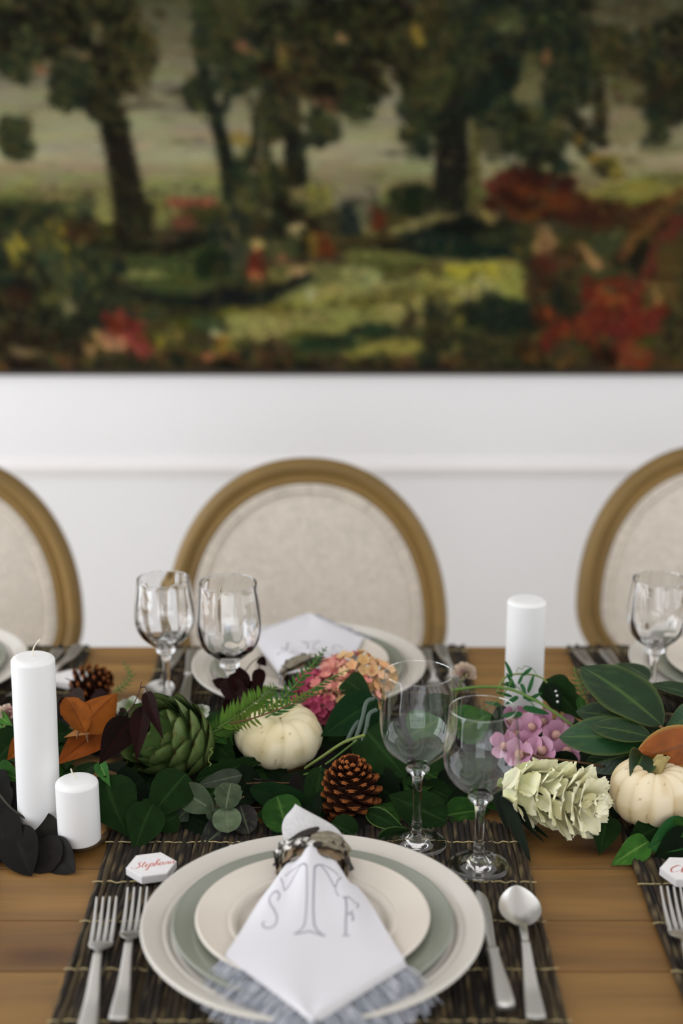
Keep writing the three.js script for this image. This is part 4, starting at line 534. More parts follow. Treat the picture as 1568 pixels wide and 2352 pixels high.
// nothing grows under the big pieces: centres and radii of what lies in the garland
const KEEP = [[[-0.3465, 0.76, 0.0815], 0.03], [[-0.2947, 0.76, 0.1141], 0.032], [[0.0832, 0, 0.1375], 0.02], [[0.1472, 0, 0.1868], 0.04]];
function fillSprig(x, z, y, ang, n, sc) {
  const g = sprig(), L = 0.028 * n, d = [Math.cos(ang), 0, Math.sin(ang)], P = (t) => [x + d[0] * (t - 0.5) * L, TOP + y + 0.006 * Math.sin(t * 3), z + d[2] * (t - 0.5) * L * 0.6];
  part(g, 'stem', tube([P(0), P(0.35), P(0.7), P(1)], 0.0013, 8, 5, 0.6), M.stemDark);
  for (let i = 0; i < n; i++) {
    const t = (i + 0.6) / n, b = P(t), s = i % 2 ? 1 : -1, a = ang + s * rr(0.5, 1.2), len = sc * rr(0.05, 0.07), tip = [b[0] + Math.cos(a) * len, Math.max(TOP + 0.008, b[1] + rr(-0.014, 0.018)), b[2] + Math.sin(a) * len];
    if (KEEP.some(([c, r]) => Math.hypot(tip[0] - c[0], tip[2] - c[2]) < r || Math.hypot((tip[0] + b[0]) / 2 - c[0], (tip[2] + b[2]) / 2 - c[2]) < r) || tip[2] > 0.135 || tip[2] < -0.235) continue;
    const m = part(g, 'leaf', POOL[Math.floor(rnd() * POOL.length)], M.vc); aim(m, b, tip, [rr(-0.5, 0.5), 0.85, rr(0, 0.7)]); m.scale.setScalar(len);
  }
}
for (let i = 0; i < 14; i++) { const x = -0.6 + (i / 13) * 1.22; fillSprig(x, rr(-0.13, -0.09), rr(0.006, 0.012), rr(-0.5, 0.5) + (i % 2 ? Math.PI : 0), 7, 1.1); fillSprig(x + 0.03, rr(-0.03, 0.03), rr(0.008, 0.018), rr(-0.6, 0.6) + (i % 2 ? 0 : Math.PI), 7, 1.1); if (x < 0.12 || x > 0.3) fillSprig(x + 0.01, rr(0.06, 0.08), rr(0.006, 0.012), rr(-0.5, 0.5), 5, 0.95); }
// the leaves that show along its front and top
{
  const g = sprig('leafy_branch'), S = (b, t, w, o, n, mat) => leafAt(g, 'leaf', b, t, w, o, mat ?? M.vc, n ?? FACE);
  S([-0.2694, 0.822, 0.0807], [-0.2433, 0.766, 0.1252], 0.06, { ...GREEN, fold: 0.1, side: 0.08 });
  S([-0.2115, 0.8, 0.1058], [-0.2341, 0.763, 0.1461], 0.045, { ...GREEN, fold: 0.2, side: 0.1 });
  S([-0.1787, 0.815, 0.0597], [-0.2188, 0.78, 0.1079], 0.05, { ...GREEN, fold: 0.1 });
  S([-0.2797, 0.826, 0.0529], [-0.2605, 0.815, 0.095], 0.016, { ...BRIGHT, top: '#33642a', fold: 0.5 });
  S([-0.1855, 0.782, 0.0982], [-0.2128, 0.77, 0.1115], 0.032, GREEN);
  S([-0.2289, 0.805, 0.055], [-0.2634, 0.79, 0.0799], 0.05, DARK);
  S([-0.1714, 0.795, 0.037], [-0.0886, 0.795, -0.0216], 0.03, { ...GREEN, shape: 'lance', nick: 0.35, fold: 0.3 });
  S([-0.1076, 0.79, 0.0471], [-0.018, 0.772, 0.0791], 0.034, { ...DARK, top: '#10290f', shape: 'elliptic' });
  S([-0.0739, 0.794, 0.0748], [-0.0595, 0.772, 0.1203], 0.046, { ...MIDG, shape: 'round', fold: 0.12 });
  S([-0.0668, 0.774, 0.1068], [-0.0544, 0.766, 0.1271], 0.04, { ...GREEN, shape: 'round' });
  S([-0.0118, 0.774, 0.1017], [0.0176, 0.765, 0.1173], 0.034, { ...GREEN, shape: 'round' });
  S([-0.0236, 0.805, 0.023], [-0.0311, 0.78, 0.069], 0.032, { ...GREEN, shape: 'round' });
  S([0.0282, 0.835, -0.0166], [0.0775, 0.796, 0.039], 0.07, { ...GREEN, fold: 0.1, wave: 0.03, nick: 0.12 });
  S([0.054, 0.794, 0.0727], [0.1197, 0.772, 0.0958], 0.046, { ...GREEN, shape: 'obovate', fold: 0.15 });
  S([0.0269, 0.78, 0.0839], [0.0739, 0.77, 0.1145], 0.022, { ...GREEN, shape: 'lance', edge: '#6f8a4a' });
  S([0.0399, 0.766, 0.1252], [0.0791, 0.77, 0.1085], 0.018, { ...GREEN, shape: 'lance', edge: '#5f8a4a' });
  S([0.0435, 0.86, -0.0505], [-0.0255, 0.815, -0.0405], 0.05, { ...GREEN, top: '#132f16' });
  S([0.0044, 0.858, -0.1163], [0.0417, 0.848, -0.0624], 0.034, { ...GREEN, fold: 0.3, bow: 0.12 });
  S([0.0511, 0.84, -0.0516], [0.0085, 0.82, -0.032], 0.05, { ...DARK, top: '#143019' });
  S([-0.1624, 0.83, -0.0546], [-0.1309, 0.81, -0.0263], 0.036, { ...MIDG, fold: 0.25 });
  S([-0.1682, 0.81, -0.0539], [-0.125, 0.795, -0.006], 0.04, { ...GREEN });
  S([0.2968, 0.79, 0.1135], [0.2834, 0.762, 0.1529], 0.034, { ...GREEN, fold: 0.4 });
  S([0.3366, 0.78, 0.1548], [0.2906, 0.764, 0.1735], 0.03, { ...BRIGHT, fold: 0.35, wave: 0.05, side: 0.06 });
  S([0.3834, 0.795, 0.1443], [0.3315, 0.772, 0.1633], 0.036, { ...MIDG, top: '#27562a', fold: 0.3 });
  S([0.3551, 0.788, 0.1331], [0.3154, 0.772, 0.143], 0.036, { ...GREEN });
  S([0.3863, 0.8, 0.1606], [0.3503, 0.79, 0.1438], 0.022, { ...MIDG, fold: 0.2 });
  S([0.3872, 0.78, 0.1625], [0.3394, 0.768, 0.1675], 0.05, { ...DARK });
  S([-0.3842, 0.83, -0.0176], [-0.4087, 0.81, 0.0218], 0.045, { ...GREEN });
  S([-0.4006, 0.815, 0.0506], [-0.368, 0.81, 0.0674], 0.03, { ...MIDG, fold: 0.3 });
  S([-0.4278, 0.83, -0.0744], [-0.4003, 0.828, -0.0423], 0.016, { ...BRIGHT, fold: 0.4 });
  S([-0.4194, 0.826, -0.0416], [-0.4042, 0.825, -0.0211], 0.012, { ...BRIGHT, fold: 0.4 });
  S([0.2564, 0.855, -0.1236], [0.3032, 0.818, -0.0816], 0.046, { ...GREEN, wave: 0.06, fold: 0.3, nick: 0.15 });
  S([0.2604, 0.855, -0.1121], [0.2712, 0.83, -0.0744], 0.022, { ...DARK });
  S([0.2953, 0.85, -0.0821], [0.2967, 0.83, -0.0455], 0.012, { ...MIDG });
  S([0.1363, 0.82, -0.0447], [0.1856, 0.835, -0.063], 0.05, { ...MIDG, top: '#2c5424' });
  S([0.0825, 0.82, -0.032], [0.1222, 0.84, -0.0385], 0.05, { ...MIDG, top: '#2f5a26' });
  S([0.0899, 0.81, 0.0311], [0.1291, 0.82, -0.0196], 0.045, { ...GREEN });
  S([0.1401, 0.8, 0.0449], [0.1791, 0.81, 0.0076], 0.045, { ...GREEN });
  S([0.1005, 0.83, -0.0744], [0.1503, 0.84, -0.0918], 0.04, { ...GREEN });
  S([-0.1208, 0.8, -0.063], [-0.1622, 0.79, -0.0406], 0.04, DARK); S([-0.2479, 0.83, -0.0546], [-0.274, 0.82, -0.0196], 0.04, GREEN); S([0.2169, 0.82, -0.0972], [0.18, 0.81, -0.0539], 0.04, GREEN); S([0.2827, 0.8, 0.0103], [0.2385, 0.8, -0.0074], 0.03, DARK);
  S([-0.0959, 0.78, 0.0043], [-0.1349, 0.775, 0.0396], 0.05, DARK); S([0.0288, 0.79, 0.0246], [0.0737, 0.775, 0.0615], 0.05, DARK); S([-0.0483, 0.785, 0.0259], [-0.0121, 0.775, 0.0615], 0.05, DARK);
}

// ---------------------------------------------------------------- pumpkins
function pumpkin(label, pos, a, b, ribs, tiltX, tiltZ, seed, withStem, c0, c1) {
  const t = thing('white_pumpkin', label, 'pumpkin', pos, 0, 'small white pumpkins'); t.rotation.set(tiltX, 0.3, tiltZ);
  const f = (u, v) => {
    const th = u * Math.PI * 2, ph = v * Math.PI, w = th + 0.05 * Math.sin(3 * th + seed), rib = Math.pow(Math.abs(Math.sin((w * ribs) / 2)), 0.55), s = Math.sin(ph), k = (0.955 + 0.055 * rib * Math.pow(s, 0.6)) * (1 + 0.025 * Math.sin(th + seed) + 0.018 * Math.sin(2 * th + 2));
    const r = a * Math.pow(s, 0.86) * k, dim = 0.34 * b * Math.exp(-Math.pow(r / (a * 0.34), 2)), sg = Math.cos(ph); return [r * Math.cos(th), sg * b * Math.pow(Math.abs(sg), -0.12 + 0) * (0.97 + 0.04 * rib) - (sg > 0 ? dim : -0.5 * dim), r * Math.sin(th)];
  };
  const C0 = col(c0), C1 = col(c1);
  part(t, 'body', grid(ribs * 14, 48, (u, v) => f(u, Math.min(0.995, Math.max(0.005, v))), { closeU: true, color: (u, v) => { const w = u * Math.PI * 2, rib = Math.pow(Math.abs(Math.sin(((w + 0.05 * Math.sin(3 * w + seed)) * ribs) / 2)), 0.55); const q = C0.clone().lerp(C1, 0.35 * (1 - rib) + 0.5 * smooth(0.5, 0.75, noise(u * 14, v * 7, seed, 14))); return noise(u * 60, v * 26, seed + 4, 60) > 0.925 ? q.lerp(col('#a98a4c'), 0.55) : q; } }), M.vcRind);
  if (withStem) part(t, 'stem', grid(30, 14, (u, v) => { const an = u * 6.2832, r = lerp(0.0105, 0.0068, Math.pow(v, 0.5)) * (1 + 0.16 * Math.sin(an * 5)) * (v > 0.97 ? 0.3 : 1); return [r * Math.cos(an) + 0.012 * v * v, b * 0.58 + 0.021 * v, r * Math.sin(an) - 0.004 * v]; }, { closeU: true, color: (u, v) => col('#8c7d4c').lerp(col('#c0ad78'), noise(u * 10, v * 5, 3, 10)) }), M.vcMatte, 'short olive brown stem');
  return t;
}
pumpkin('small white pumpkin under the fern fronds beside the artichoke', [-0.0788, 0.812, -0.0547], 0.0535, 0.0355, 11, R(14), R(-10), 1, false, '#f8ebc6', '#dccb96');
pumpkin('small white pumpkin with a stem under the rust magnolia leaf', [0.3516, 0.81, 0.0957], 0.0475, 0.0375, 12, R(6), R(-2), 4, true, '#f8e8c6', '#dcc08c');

// ---------------------------------------------------------------- artichoke
{
  const t = thing('artichoke', 'green globe artichoke with layered scales, tips to the left', 'artichoke', [-0.2077, 0.812, -0.0295]); t.scale.setScalar(1.17); rnd = mulberry(64);
  const ax = V([-0.55, 0.58, 0.5]).normalize(); t.quaternion.setFromUnitVectors(new THREE.Vector3(0, 1, 0), ax);
  part(t, 'core', grid(24, 18, (u, v) => { const a = u * 6.2832, y = lerp(-0.036, 0.04, v), r = 0.036 * Math.pow(Math.sin(Math.PI * lerp(0.12, 0.96, v)), 0.7); return [r * Math.cos(a), y, r * Math.sin(a)]; }, { closeU: true, color: () => col('#3e5326') }), M.vcMatte);
  part(t, 'stem', tube([[0, -0.05, 0], [0, -0.035, 0]], 0.009, 4, 10), M.stemOlive);
  const bract = (len, w, seed) => {                     // a thick scale with a notch and a thorn at its broad tip
    const f = (u, v, d) => { const s = u * 2 - 1, k = Math.pow(Math.sin(Math.PI * lerp(0.24, 0.93, v)), 0.75) * (1 - 0.35 * smooth(0.86, 1, v)), x = s * w * 0.5 * k, z = len * v + (v > 0.8 ? 0.004 * (1 - s * s) * smooth(0.8, 1, v) : 0); return [x, -0.3 * (x * x) / w * 3.2 + 0.1 * len * Math.sin(v * 2.8) - d * Math.sin(Math.PI * lerp(0.12, 0.9, v)) + 0.1 * v * v * v, z]; };
    const cA = col('#364d1e'), cB = col('#82965a'), cC = col('#54401c');
    const shade = (u, v) => { const s = u * 2 - 1, q = cA.clone().lerp(cB, 0.5 * smooth(0.4, 0.95, v) + 0.35 * noise(u * 6, v * 8, seed) - 0.1).lerp(cC, 0.8 * smooth(0.72, 0.9, noise(u * 9 + 3, v * 12, seed * 2 + 1)) + 0.7 * smooth(0.93, 1, v) * (Math.abs(s) < 0.5 ? 1 : 0.3)); return q; };
    return mergeGeometries([grid(12, 14, (u, v) => f(1 - u, v, 0), { color: (u, v) => shade(1 - u, v) }), grid(12, 14, (u, v) => f(u, v, 0.06), { color: (u, v) => shade(u, v) })]);
  };
  const GEO = [0, 1, 2, 3].map((k) => bract(1, 0.95, k * 5 + 2));
  const N = 38; for (let i = 0; i < N; i++) {
    const f = i / (N - 1), az = i * 2.39996 + 0.3, y = lerp(-0.034, 0.034, Math.pow(f, 0.95)), r = 0.037 * Math.pow(Math.sin(Math.PI * lerp(0.22, 0.93, f)), 0.7), len = lerp(0.038, 0.017, smooth(0.45, 1, f)) * rr(0.92, 1.08), lean = lerp(0.5, -0.34, f);
    const o = new THREE.Vector3(Math.cos(az), 0, Math.sin(az)), base = o.clone().multiplyScalar(r * 0.93).setY(y - 0.01), tip = base.clone().addScaledVector(o, len * Math.sin(lean) * 0.8).add(new THREE.Vector3(0, len * Math.cos(lean), 0));
    const m = part(t, 'scale', GEO[i % 4], M.vcRind); aim(m, base.toArray(), tip.toArray(), o.toArray()); m.scale.setScalar(len * 1.12); m.scale.x *= lerp(1.2, 0.9, f);
  }
}

// ---------------------------------------------------------------- pine cones
const coneScale = (k) => {                              // woody scale: thin at the root, a thick rounded lip with a small boss
  const f = (u, v, d) => { const s = u * 2 - 1, w = lerp(0.34, 1, smooth(0, 0.7, v)) * (v > 0.78 ? Math.sqrt(Math.max(0, 1 - Math.pow((v - 0.78) / 0.235, 2) * 0.92)) : 1), x = s * w * 0.44; return [x, 0.16 * v * v - 0.12 * s * s * v - d * lerp(0.05, 0.2, smooth(0.4, 0.95, v)) * (1 - 0.55 * s * s), v - 0.09 * s * s * v]; };
  const inner = col('#2f180f'), lip = col('#99592c'), under = col('#3a2015'), shade = (u, v, top) => { const n = noise(u * 7, v * 9, k); return (top ? inner : under).clone().lerp(col('#502c19'), 0.5 * n).lerp(lip, smooth(0.82, 0.97, v) * (0.55 + 0.45 * n)); };
  const a = grid(10, 12, (u, v) => f(1 - u, v, 0), { color: (u, v) => shade(u, v, true) }), b = grid(10, 12, (u, v) => f(u, v, 1), { color: (u, v) => shade(u, v, false) }), e = grid(10, 3, (u, v) => f(u, 1, 1 - v), { color: (u, v) => lip.clone().lerp(col('#7a4526'), 0.6 * v) });
  return mergeGeometries([a, b, e]);
};
const CS = [1, 5, 9].map(coneScale);
function pineCone(label, pos, R0, Hh, n, quat, seed) {
  const t = thing('pine_cone', label, 'pine cone', pos, 0, 'brown pine cones'); rnd = mulberry(seed);
  part(t, 'core', grid(14, 10, (u, v) => { const a = u * 6.2832, r = R0 * 0.5 * Math.pow(Math.sin(Math.PI * lerp(0.15, 0.97, v)), 0.8); return [r * Math.cos(a), Hh * v, r * Math.sin(a)]; }, { closeU: true, color: () => col('#3a2016') }), M.vcMatte);
  for (let i = 0; i < n; i++) {
    const f = (i + 0.3) / n, az = i * 2.39996 + seed, y = Hh * (0.03 + 0.9 * Math.pow(f, 1.08)), out = R0 * Math.pow(Math.sin(Math.PI * lerp(0.3, 0.9, Math.pow(f, 0.92))), 0.9), len = out * 0.82 * rr(0.93, 1.07) + 0.004, el = lerp(-0.28, 1.12, Math.pow(f, 1.25));
    const o = new THREE.Vector3(Math.cos(az), 0, Math.sin(az)), base = o.clone().multiplyScalar(out * 0.26).setY(y), tip = base.clone().addScaledVector(o, len * Math.cos(el)).add(new THREE.Vector3(0, len * Math.sin(el), 0));
    const m = part(t, 'scale', CS[i % 3], M.vcMatte); aim(m, base.toArray(), tip.toArray(), [o.x * -0.5, 1, o.z * -0.5]); m.scale.set(lerp(0.0225, 0.0135, Math.pow(f, 1.4)) * R0 / 0.034, 0.021 * R0 / 0.034, len);
  }
  t.quaternion.copy(quat); return t;
}
pineCone('large brown pine cone standing among the leaves before the pumpkin', [0.0096, 0.768, 0.0544], 0.031, 0.063, 96, new THREE.Quaternion().setFromEuler(new THREE.Euler(R(10), 0, R(-2))), 3);
pineCone('small dark pine cone lying at the back behind the rust leaves', [-0.3613, 0.78, -0.2777], 0.024, 0.042, 60, new THREE.Quaternion().setFromEuler(new THREE.Euler(R(20), 0, R(-65))), 8);

// ---------------------------------------------------------------- ornamental kale: a head lying on its side, rosette to the right
{
  const t = thing('ornamental_kale', 'creamy white ornamental kale with ruffled leaves beside the pumpkin', 'kale', [0.2021, 0.802, 0.0689]); t.scale.setScalar(0.82); rnd = mulberry(90);
  const ax = V([0.2868, 0.812, 0.125]).sub(V([0.1951, 0.8, 0.0952])).add(V([0, 0.004, 0.055])), LEN = ax.length(); t.quaternion.setFromUnitVectors(new THREE.Vector3(0, 1, 0), ax.clone().normalize());
  part(t, 'stem', tube([[0, -0.03, 0], [0, 0.03, 0], [0, LEN * 0.85, 0]], 0.008, 10, 10, 0.7), M.stemOlive);
  const ruff = (seed, green) => { const f = (u, v, d) => { const s = u * 2 - 1, k = Math.pow(Math.sin(Math.PI * lerp(0.16, 0.93, v)), 0.75), e = smooth(0.62, 1, v), x = s * 0.5 * k * (1 + 0.035 * Math.sin(v * 44)); return [x, 0.16 * Math.sin(v * 2.4) + 0.55 * x * x * (1 - 0.8 * e) + 0.05 * e * Math.sin(s * 6 + seed) + 0.02 * Math.abs(s) * Math.sin(v * 12 + seed) - 0.3 * Math.pow(v, 3) - d, v + 0.03 * e * Math.sin(s * 11 + seed * 2) - 0.1 * s * s * e]; };
    const A = col('#fbf5c8'), B = col('#fffbe0'), C = col('#93b060'), shade = (u, v) => { const s = Math.abs(u * 2 - 1), vein = Math.abs(s - 0.02) < 0.06 ? 1 : ((v * 6 - s * 2.4) % 1 > 0.85 ? 0.5 : 0); return A.clone().lerp(B, noise(u * 5, v * 5, seed)).lerp(C, Math.min(0.85, green * (0.02 + 0.5 * (1 - smooth(0.1, 0.75, v)) * noise(u * 4, v * 4, seed + 3) + 0.5 * smooth(0.6, 0.75, noise(u * 12, v * 12, seed + 8)) * smooth(0.6, 1, v)) + 0.0)).lerp(col('#f6f3dc'), 0.4 * vein); };
    return mergeGeometries([grid(14, 16, (u, v) => f(u, v, 0), { color: (u, v) => shade(u, v) }), grid(14, 16, (u, v) => f(1 - u, v, 0.012), { color: (u, v) => shade(1 - u, v) })]); };
  const G0 = [2, 7, 12].map((s) => ruff(s, 1)), G1 = [3, 8, 14].map((s) => ruff(s, 0.35)), G2 = [4, 9].map((s) => ruff(s, 0));
  const rings = [[-0.1, 0.045, 5, 0.3, G0, 0.066], [0.12, 0.048, 6, 0.28, G0, 0.06], [0.36, 0.048, 6, 0.27, G0, 0.06], [0.6, 0.044, 6, 0.34, G1, 0.056], [0.78, 0.039, 6, 0.5, G1, 0.052], [0.9, 0.033, 6, 0.5, G1, 0.044], [1.02, 0.025, 5, 0.26, G2, 0.032], [1.06, 0.019, 5, 0.14, G2, 0.023], [1.09, 0.013, 4, 0.0, G2, 0.015]];
  rings.forEach(([f, len, n, flare, G, w], k) => { for (let i = 0; i < n; i++) { const az = ((i + (k % 2) * 0.5) / n) * 6.2832 + rr(-0.15, 0.15), o = new THREE.Vector3(Math.cos(az), 0, Math.sin(az)), base = o.clone().multiplyScalar(k > 5 ? 0.004 : k > 3 ? 0.013 : 0.019).setY(LEN * f * 0.86), l = len * rr(0.92, 1.08) * 1.12, el = flare + rr(-0.08, 0.08), tip = base.clone().addScaledVector(o, l * Math.sin(el) * 1.3).add(new THREE.Vector3(0, l * Math.cos(el), 0)); const m = part(t, 'leaf', G[i % G.length], M.petal); aim(m, base.toArray(), tip.toArray(), o.clone().multiplyScalar(-1).toArray()); m.scale.set(w, l * 0.8, l * 1.15); } });
}

// ---------------------------------------------------------------- blossoms
const petalGeo = (() => { const f = (u, v) => { const s = u * 2 - 1, k = Math.pow(Math.sin(Math.PI * lerp(0.1, 0.86, v)), 0.7); return [s * 0.5 * k, 0.22 * v * v + 0.35 * s * s * k * 0.3 - 0.12 * Math.pow(v, 4), v]; }; return (c0, c1, seed) => grid(8, 8, f, { color: (u, v) => col(c0).lerp(col(c1), smooth(0.1, 0.8, v) * 0.8 + 0.2 * noise(u * 6, v * 6, seed)) }); })();
{ // mauve florets beside the goblet
  const t = thing('mauve_hydrangea', 'mauve pink hydrangea florets between the goblets and the kale', 'flower', [0, 0, 0]); rnd = mulberry(12);
  const G = [petalGeo('#b5809a', '#cf98b4', 1), petalGeo('#bd8aa4', '#d6a6bf', 5), petalGeo('#a87690', '#c48ca8', 9)], bud = new THREE.SphereGeometry(1, 12, 10); tintGeo(bud, col('#cfa596'));
  const spots = [[[0.2351, 0.818, -0.0594], 1], [[0.2613, 0.815, -0.043], 1.1], [[0.2722, 0.805, -0.0174], 1.05], [[0.2418, 0.81, -0.0116], 1.15], [[0.2268, 0.812, -0.022], 1], [[0.2129, 0.815, -0.043], 1.1], [[0.2081, 0.82, -0.0771], 1], [[0.2149, 0.805, -0.0089], 1.1], [[0.1985, 0.808, -0.0269], 1], [[0.231, 0.816, -0.0995], 0.8], [[0.2551, 0.81, -0.093], 0.9], [[0.2761, 0.808, -0.0869], 0.9]];
  spots.forEach(([p, s], i) => {
    const f = new THREE.Group(); f.name = numbered('floret'); t.add(f); f.position.set(...p); f.quaternion.setFromUnitVectors(new THREE.Vector3(0, 1, 0), V([rr(-0.6, 0.6), 0.55, rr(0.5, 1)]).normalize()); f.rotateY(rr(0, 6));
    for (let k = 0; k < 4; k++) { const m = part(f, 'petal', G[(i + k) % 3], M.petal), a = k * 1.5708 + rr(-0.2, 0.2), l = 0.0165 * s * rr(0.9, 1.1); aim(m, [0.003 * Math.cos(a), 0, 0.003 * Math.sin(a)], [Math.cos(a) * l, rr(0.002, 0.01), Math.sin(a) * l], [0, 1, 0]); m.scale.set(0.0185 * s, 0.016 * s, l); }
    const b = part(f, 'centre', bud, M.petal, 'pale peach centre'); b.scale.setScalar(0.0055 * s); b.position.y = 0.003;
  });
}
{ // the feathery blossom head, magenta to apricot
  const t = thing('blossom_head', 'fluffy blossom head shading from magenta to apricot behind the fern', 'flower', [0, 0, 0]); rnd = mulberry(13);
  const small = (c) => { const g = []; for (let k = 0; k < 5; k++) { const q = petalGeo(c, c, k); q.applyMatrix4(new THREE.Matrix4().compose(new THREE.Vector3(), new THREE.Quaternion().setFromEuler(new THREE.Euler(-0.55, k * 1.2566, 0, 'YXZ')), new THREE.Vector3(0.62, 0.7, 0.85))); g.push(q); } return mergeGeometries(g); };
  const pinks = ['#c25070', '#cf6680', '#ac3f60'].map(small), corals = ['#e8988a', '#e08c86', '#efb09e'].map(small), golds = ['#e8b684', '#dfba86', '#f0c9a0', '#d6ac74'].map(small);
  const lobes = [[[-0.0354, 0.822, -0.1771], 0.022, pinks], [[-0.0428, 0.81, -0.1449], 0.019, pinks], [[-0.0136, 0.824, -0.1577], 0.024, corals], [[-0.0069, 0.838, -0.1859], 0.02, corals], [[0.0193, 0.845, -0.1687], 0.026, [...corals, ...golds]], [[0.0441, 0.84, -0.1631], 0.022, golds], [[0.0235, 0.826, -0.1387], 0.026, [...golds, ...corals]], [[-0.0213, 0.81, -0.1365], 0.018, pinks]];
  for (const [c, r, pal] of lobes) for (let i = 0; i < 36; i++) { const y = lerp(1, -0.55, (i + 0.5) / 36), a = i * 2.39996, q = Math.sqrt(1 - y * y), n = new THREE.Vector3(q * Math.cos(a), y, q * Math.sin(a)); if (n.z < -0.5) continue; const m = part(t, 'floret', pal[Math.floor(rnd() * pal.length)], M.petal); m.position.set(c[0], c[1], c[2]).addScaledVector(n, r * rr(0.85, 1.12)); m.quaternion.setFromUnitVectors(new THREE.Vector3(0, 1, 0), n.add(new THREE.Vector3(rr(-0.4, 0.4), 0.2, rr(-0.4, 0.4))).normalize()); m.rotateY(rr(0, 6)); m.scale.setScalar(rr(0.0095, 0.013)); }
  part(t, 'stem', tube([[0.009, 0.82, -0.1528], [0.0034, 0.79, -0.1656], [-0.008, 0.775, -0.1577]], 0.002, 8, 6), M.stemOlive);
}
function sedum(label, pos, n, r, pal, dir) {           // a little umbel of starry buds
  const t = thing('small_flower', label, 'flower', pos, 0, 'little pink flower heads'), g = pal.map((c, k) => petalGeo(c, '#e8d6c0', k));
  for (let i = 0; i < n; i++) { const y = 1 - 1.1 * (i / n), a = i * 2.39996, q = Math.sqrt(Math.max(0, 1 - y * y)), d = new THREE.Vector3(q * Math.cos(a) + dir[0], y * 0.9 + dir[1], q * Math.sin(a) + dir[2]).normalize(); const m = part(t, 'petal', g[i % g.length], M.petal); aim(m, d.clone().multiplyScalar(0.25 * r).toArray(), d.clone().multiplyScalar(r).toArray(), [0.2, 0.3, 1]); m.scale.set(r * 0.42, r * 0.4, r * rr(0.65, 0.85)); }
  part(t, 'stem', tube([[0, 0, 0], [-dir[0] * 0.01 - 0.004, -0.014, 0], [-0.012, -0.03, 0.004]], 0.0014, 8, 5), M.stemOlive);
}
rnd = mulberry(19);
sedum('small pink and green flower head at the back between goblet and candle', [0.1644, 0.824, -0.2173], 30, 0.0175, ['#c9a078', '#b0607c', '#9a4a6a', '#c0c488'], [0.1, 0.1, 0.2]);
sedum('magenta flower tuft left of the tall candle', [-0.4126, 0.832, -0.0698], 18, 0.014, ['#a83c62', '#933458'], [0, 0, 0.2]);
{ // pale blossoms half hidden behind the artichoke
  for (const [label, p, s, tilt] of [['white and green blossom left of the artichoke top', [-0.268, 0.826, -0.1079], 0.019, 0.2], ['white petals peeping out at the right of the artichoke', [-0.1767, 0.824, -0.1016], 0.013, 0.5], ['white blossom scrap on the garland behind the tall candle', [-0.3, 0.815, -0.1086], 0.012, 0]]) {
    const t = thing('white_blossom', label, 'flower', p, 0, 'white blossoms'); rnd = mulberry(Math.round(p[0] * 1000) + 500); const g = petalGeo('#9db573', '#f1efe6', 3);
    for (let k = 0; k < 6; k++) { const a = k * 1.05 + rr(-0.2, 0.2), m = part(t, 'petal', g, M.petal); aim(m, [0, 0, 0], [Math.cos(a) * s, Math.sin(a) * s * 0.7 + 0.2 * s, s * rr(0.2, 0.7)], [0, 0.4, 1]); m.scale.set(s * 0.75, s * 0.7, s); }
  }
  const p = [-0.1124, 0.794, 0.2048], t = thing('white_petal', 'torn scrap of white petal at the rim of the front charger', 'petal', p), g = petalGeo('#ece8e2', '#f4f2ee', 2);
  for (const [a, s] of [[1.2, 0.014], [0.5, 0.012]]) { const m = part(t, 'petal_fold', g, M.petal); aim(m, [-0.005, -0.004, 0], [-0.005 + Math.cos(a) * s, Math.sin(a) * s, 0.001], [0, 0.3, 1]); m.scale.set(0.012, 0.008, s); }
}

// ---------------------------------------------------------------- fern fronds over the pumpkin
function frond(label, pts, w, n, o) {                   // a bent midrib with pairs of narrow leaflets
  const t = thing('fern_frond', label, 'fern', [0, 0, 0], 0, 'fern fronds over the white pumpkin'), c = new THREE.CatmullRomCurve3(pts.map(V));
  part(t, 'midrib', tube(pts, 0.0012, 24, 6, 0.5), o.stem ?? M.stemGreen);
  const G = [1, 2, 3].map((k) => leafGeo({ len: 1, w: o.lw, shape: 'lance', fold: 0.3, bow: 0.04, side: 0.12, top: o.top, under: o.under, nz: 6, th: 0.01, seed: k }));
  for (let i = 1; i <= n; i++) for (const s of [-1, 1]) {
    if (o.one && s !== o.one && i > n * 0.25) continue;
    const v = i / (n + 1), p = c.getPointAt(v), d = c.getTangentAt(v), sd = new THREE.Vector3().crossVectors(V(o.n ?? FACE), d).normalize(), len = w * Math.pow(Math.sin(Math.PI * lerp(o.a ?? 0.3, 0.98, v)), 0.8) * rr(0.88, 1.12) + 0.002, ang = (o.ang ?? 0.9) + rr(-0.1, 0.1);
    const tip = p.clone().addScaledVector(d, Math.cos(ang) * len).addScaledVector(sd, s * Math.sin(ang) * len).add(new THREE.Vector3(0, o.lift ?? 0, 0));
    const m = part(t, 'leaflet', G[(i + (s > 0 ? 1 : 0)) % 3], M.vc); aim(m, p.toArray(), tip.toArray(), o.n ?? FACE); m.scale.setScalar(len);
  }
}
rnd = mulberry(55);
const FG = { top: '#466628', under: '#6a8642', lw: 0.2 };
frond('broad leafy fern frond rising left of the white pumpkin', [[-0.1499, 0.83, -0.0327], [-0.1239, 0.844, -0.0425], [-0.0985, 0.856, -0.0652], [-0.0811, 0.864, -0.0848]], 0.0235, 19, { ...FG, top: '#587a2e', ang: 0.8, a: 0.35, lw: 0.2 });
frond('spiky upright fern frond pointing at the far napkin ring', [[-0.0966, 0.85, -0.0288], [-0.0661, 0.864, -0.0599], [-0.0401, 0.882, -0.0962], [-0.0188, 0.896, -0.1335]], 0.0135, 15, { ...FG, top: '#3f662c', ang: 0.7, lw: 0.26 });
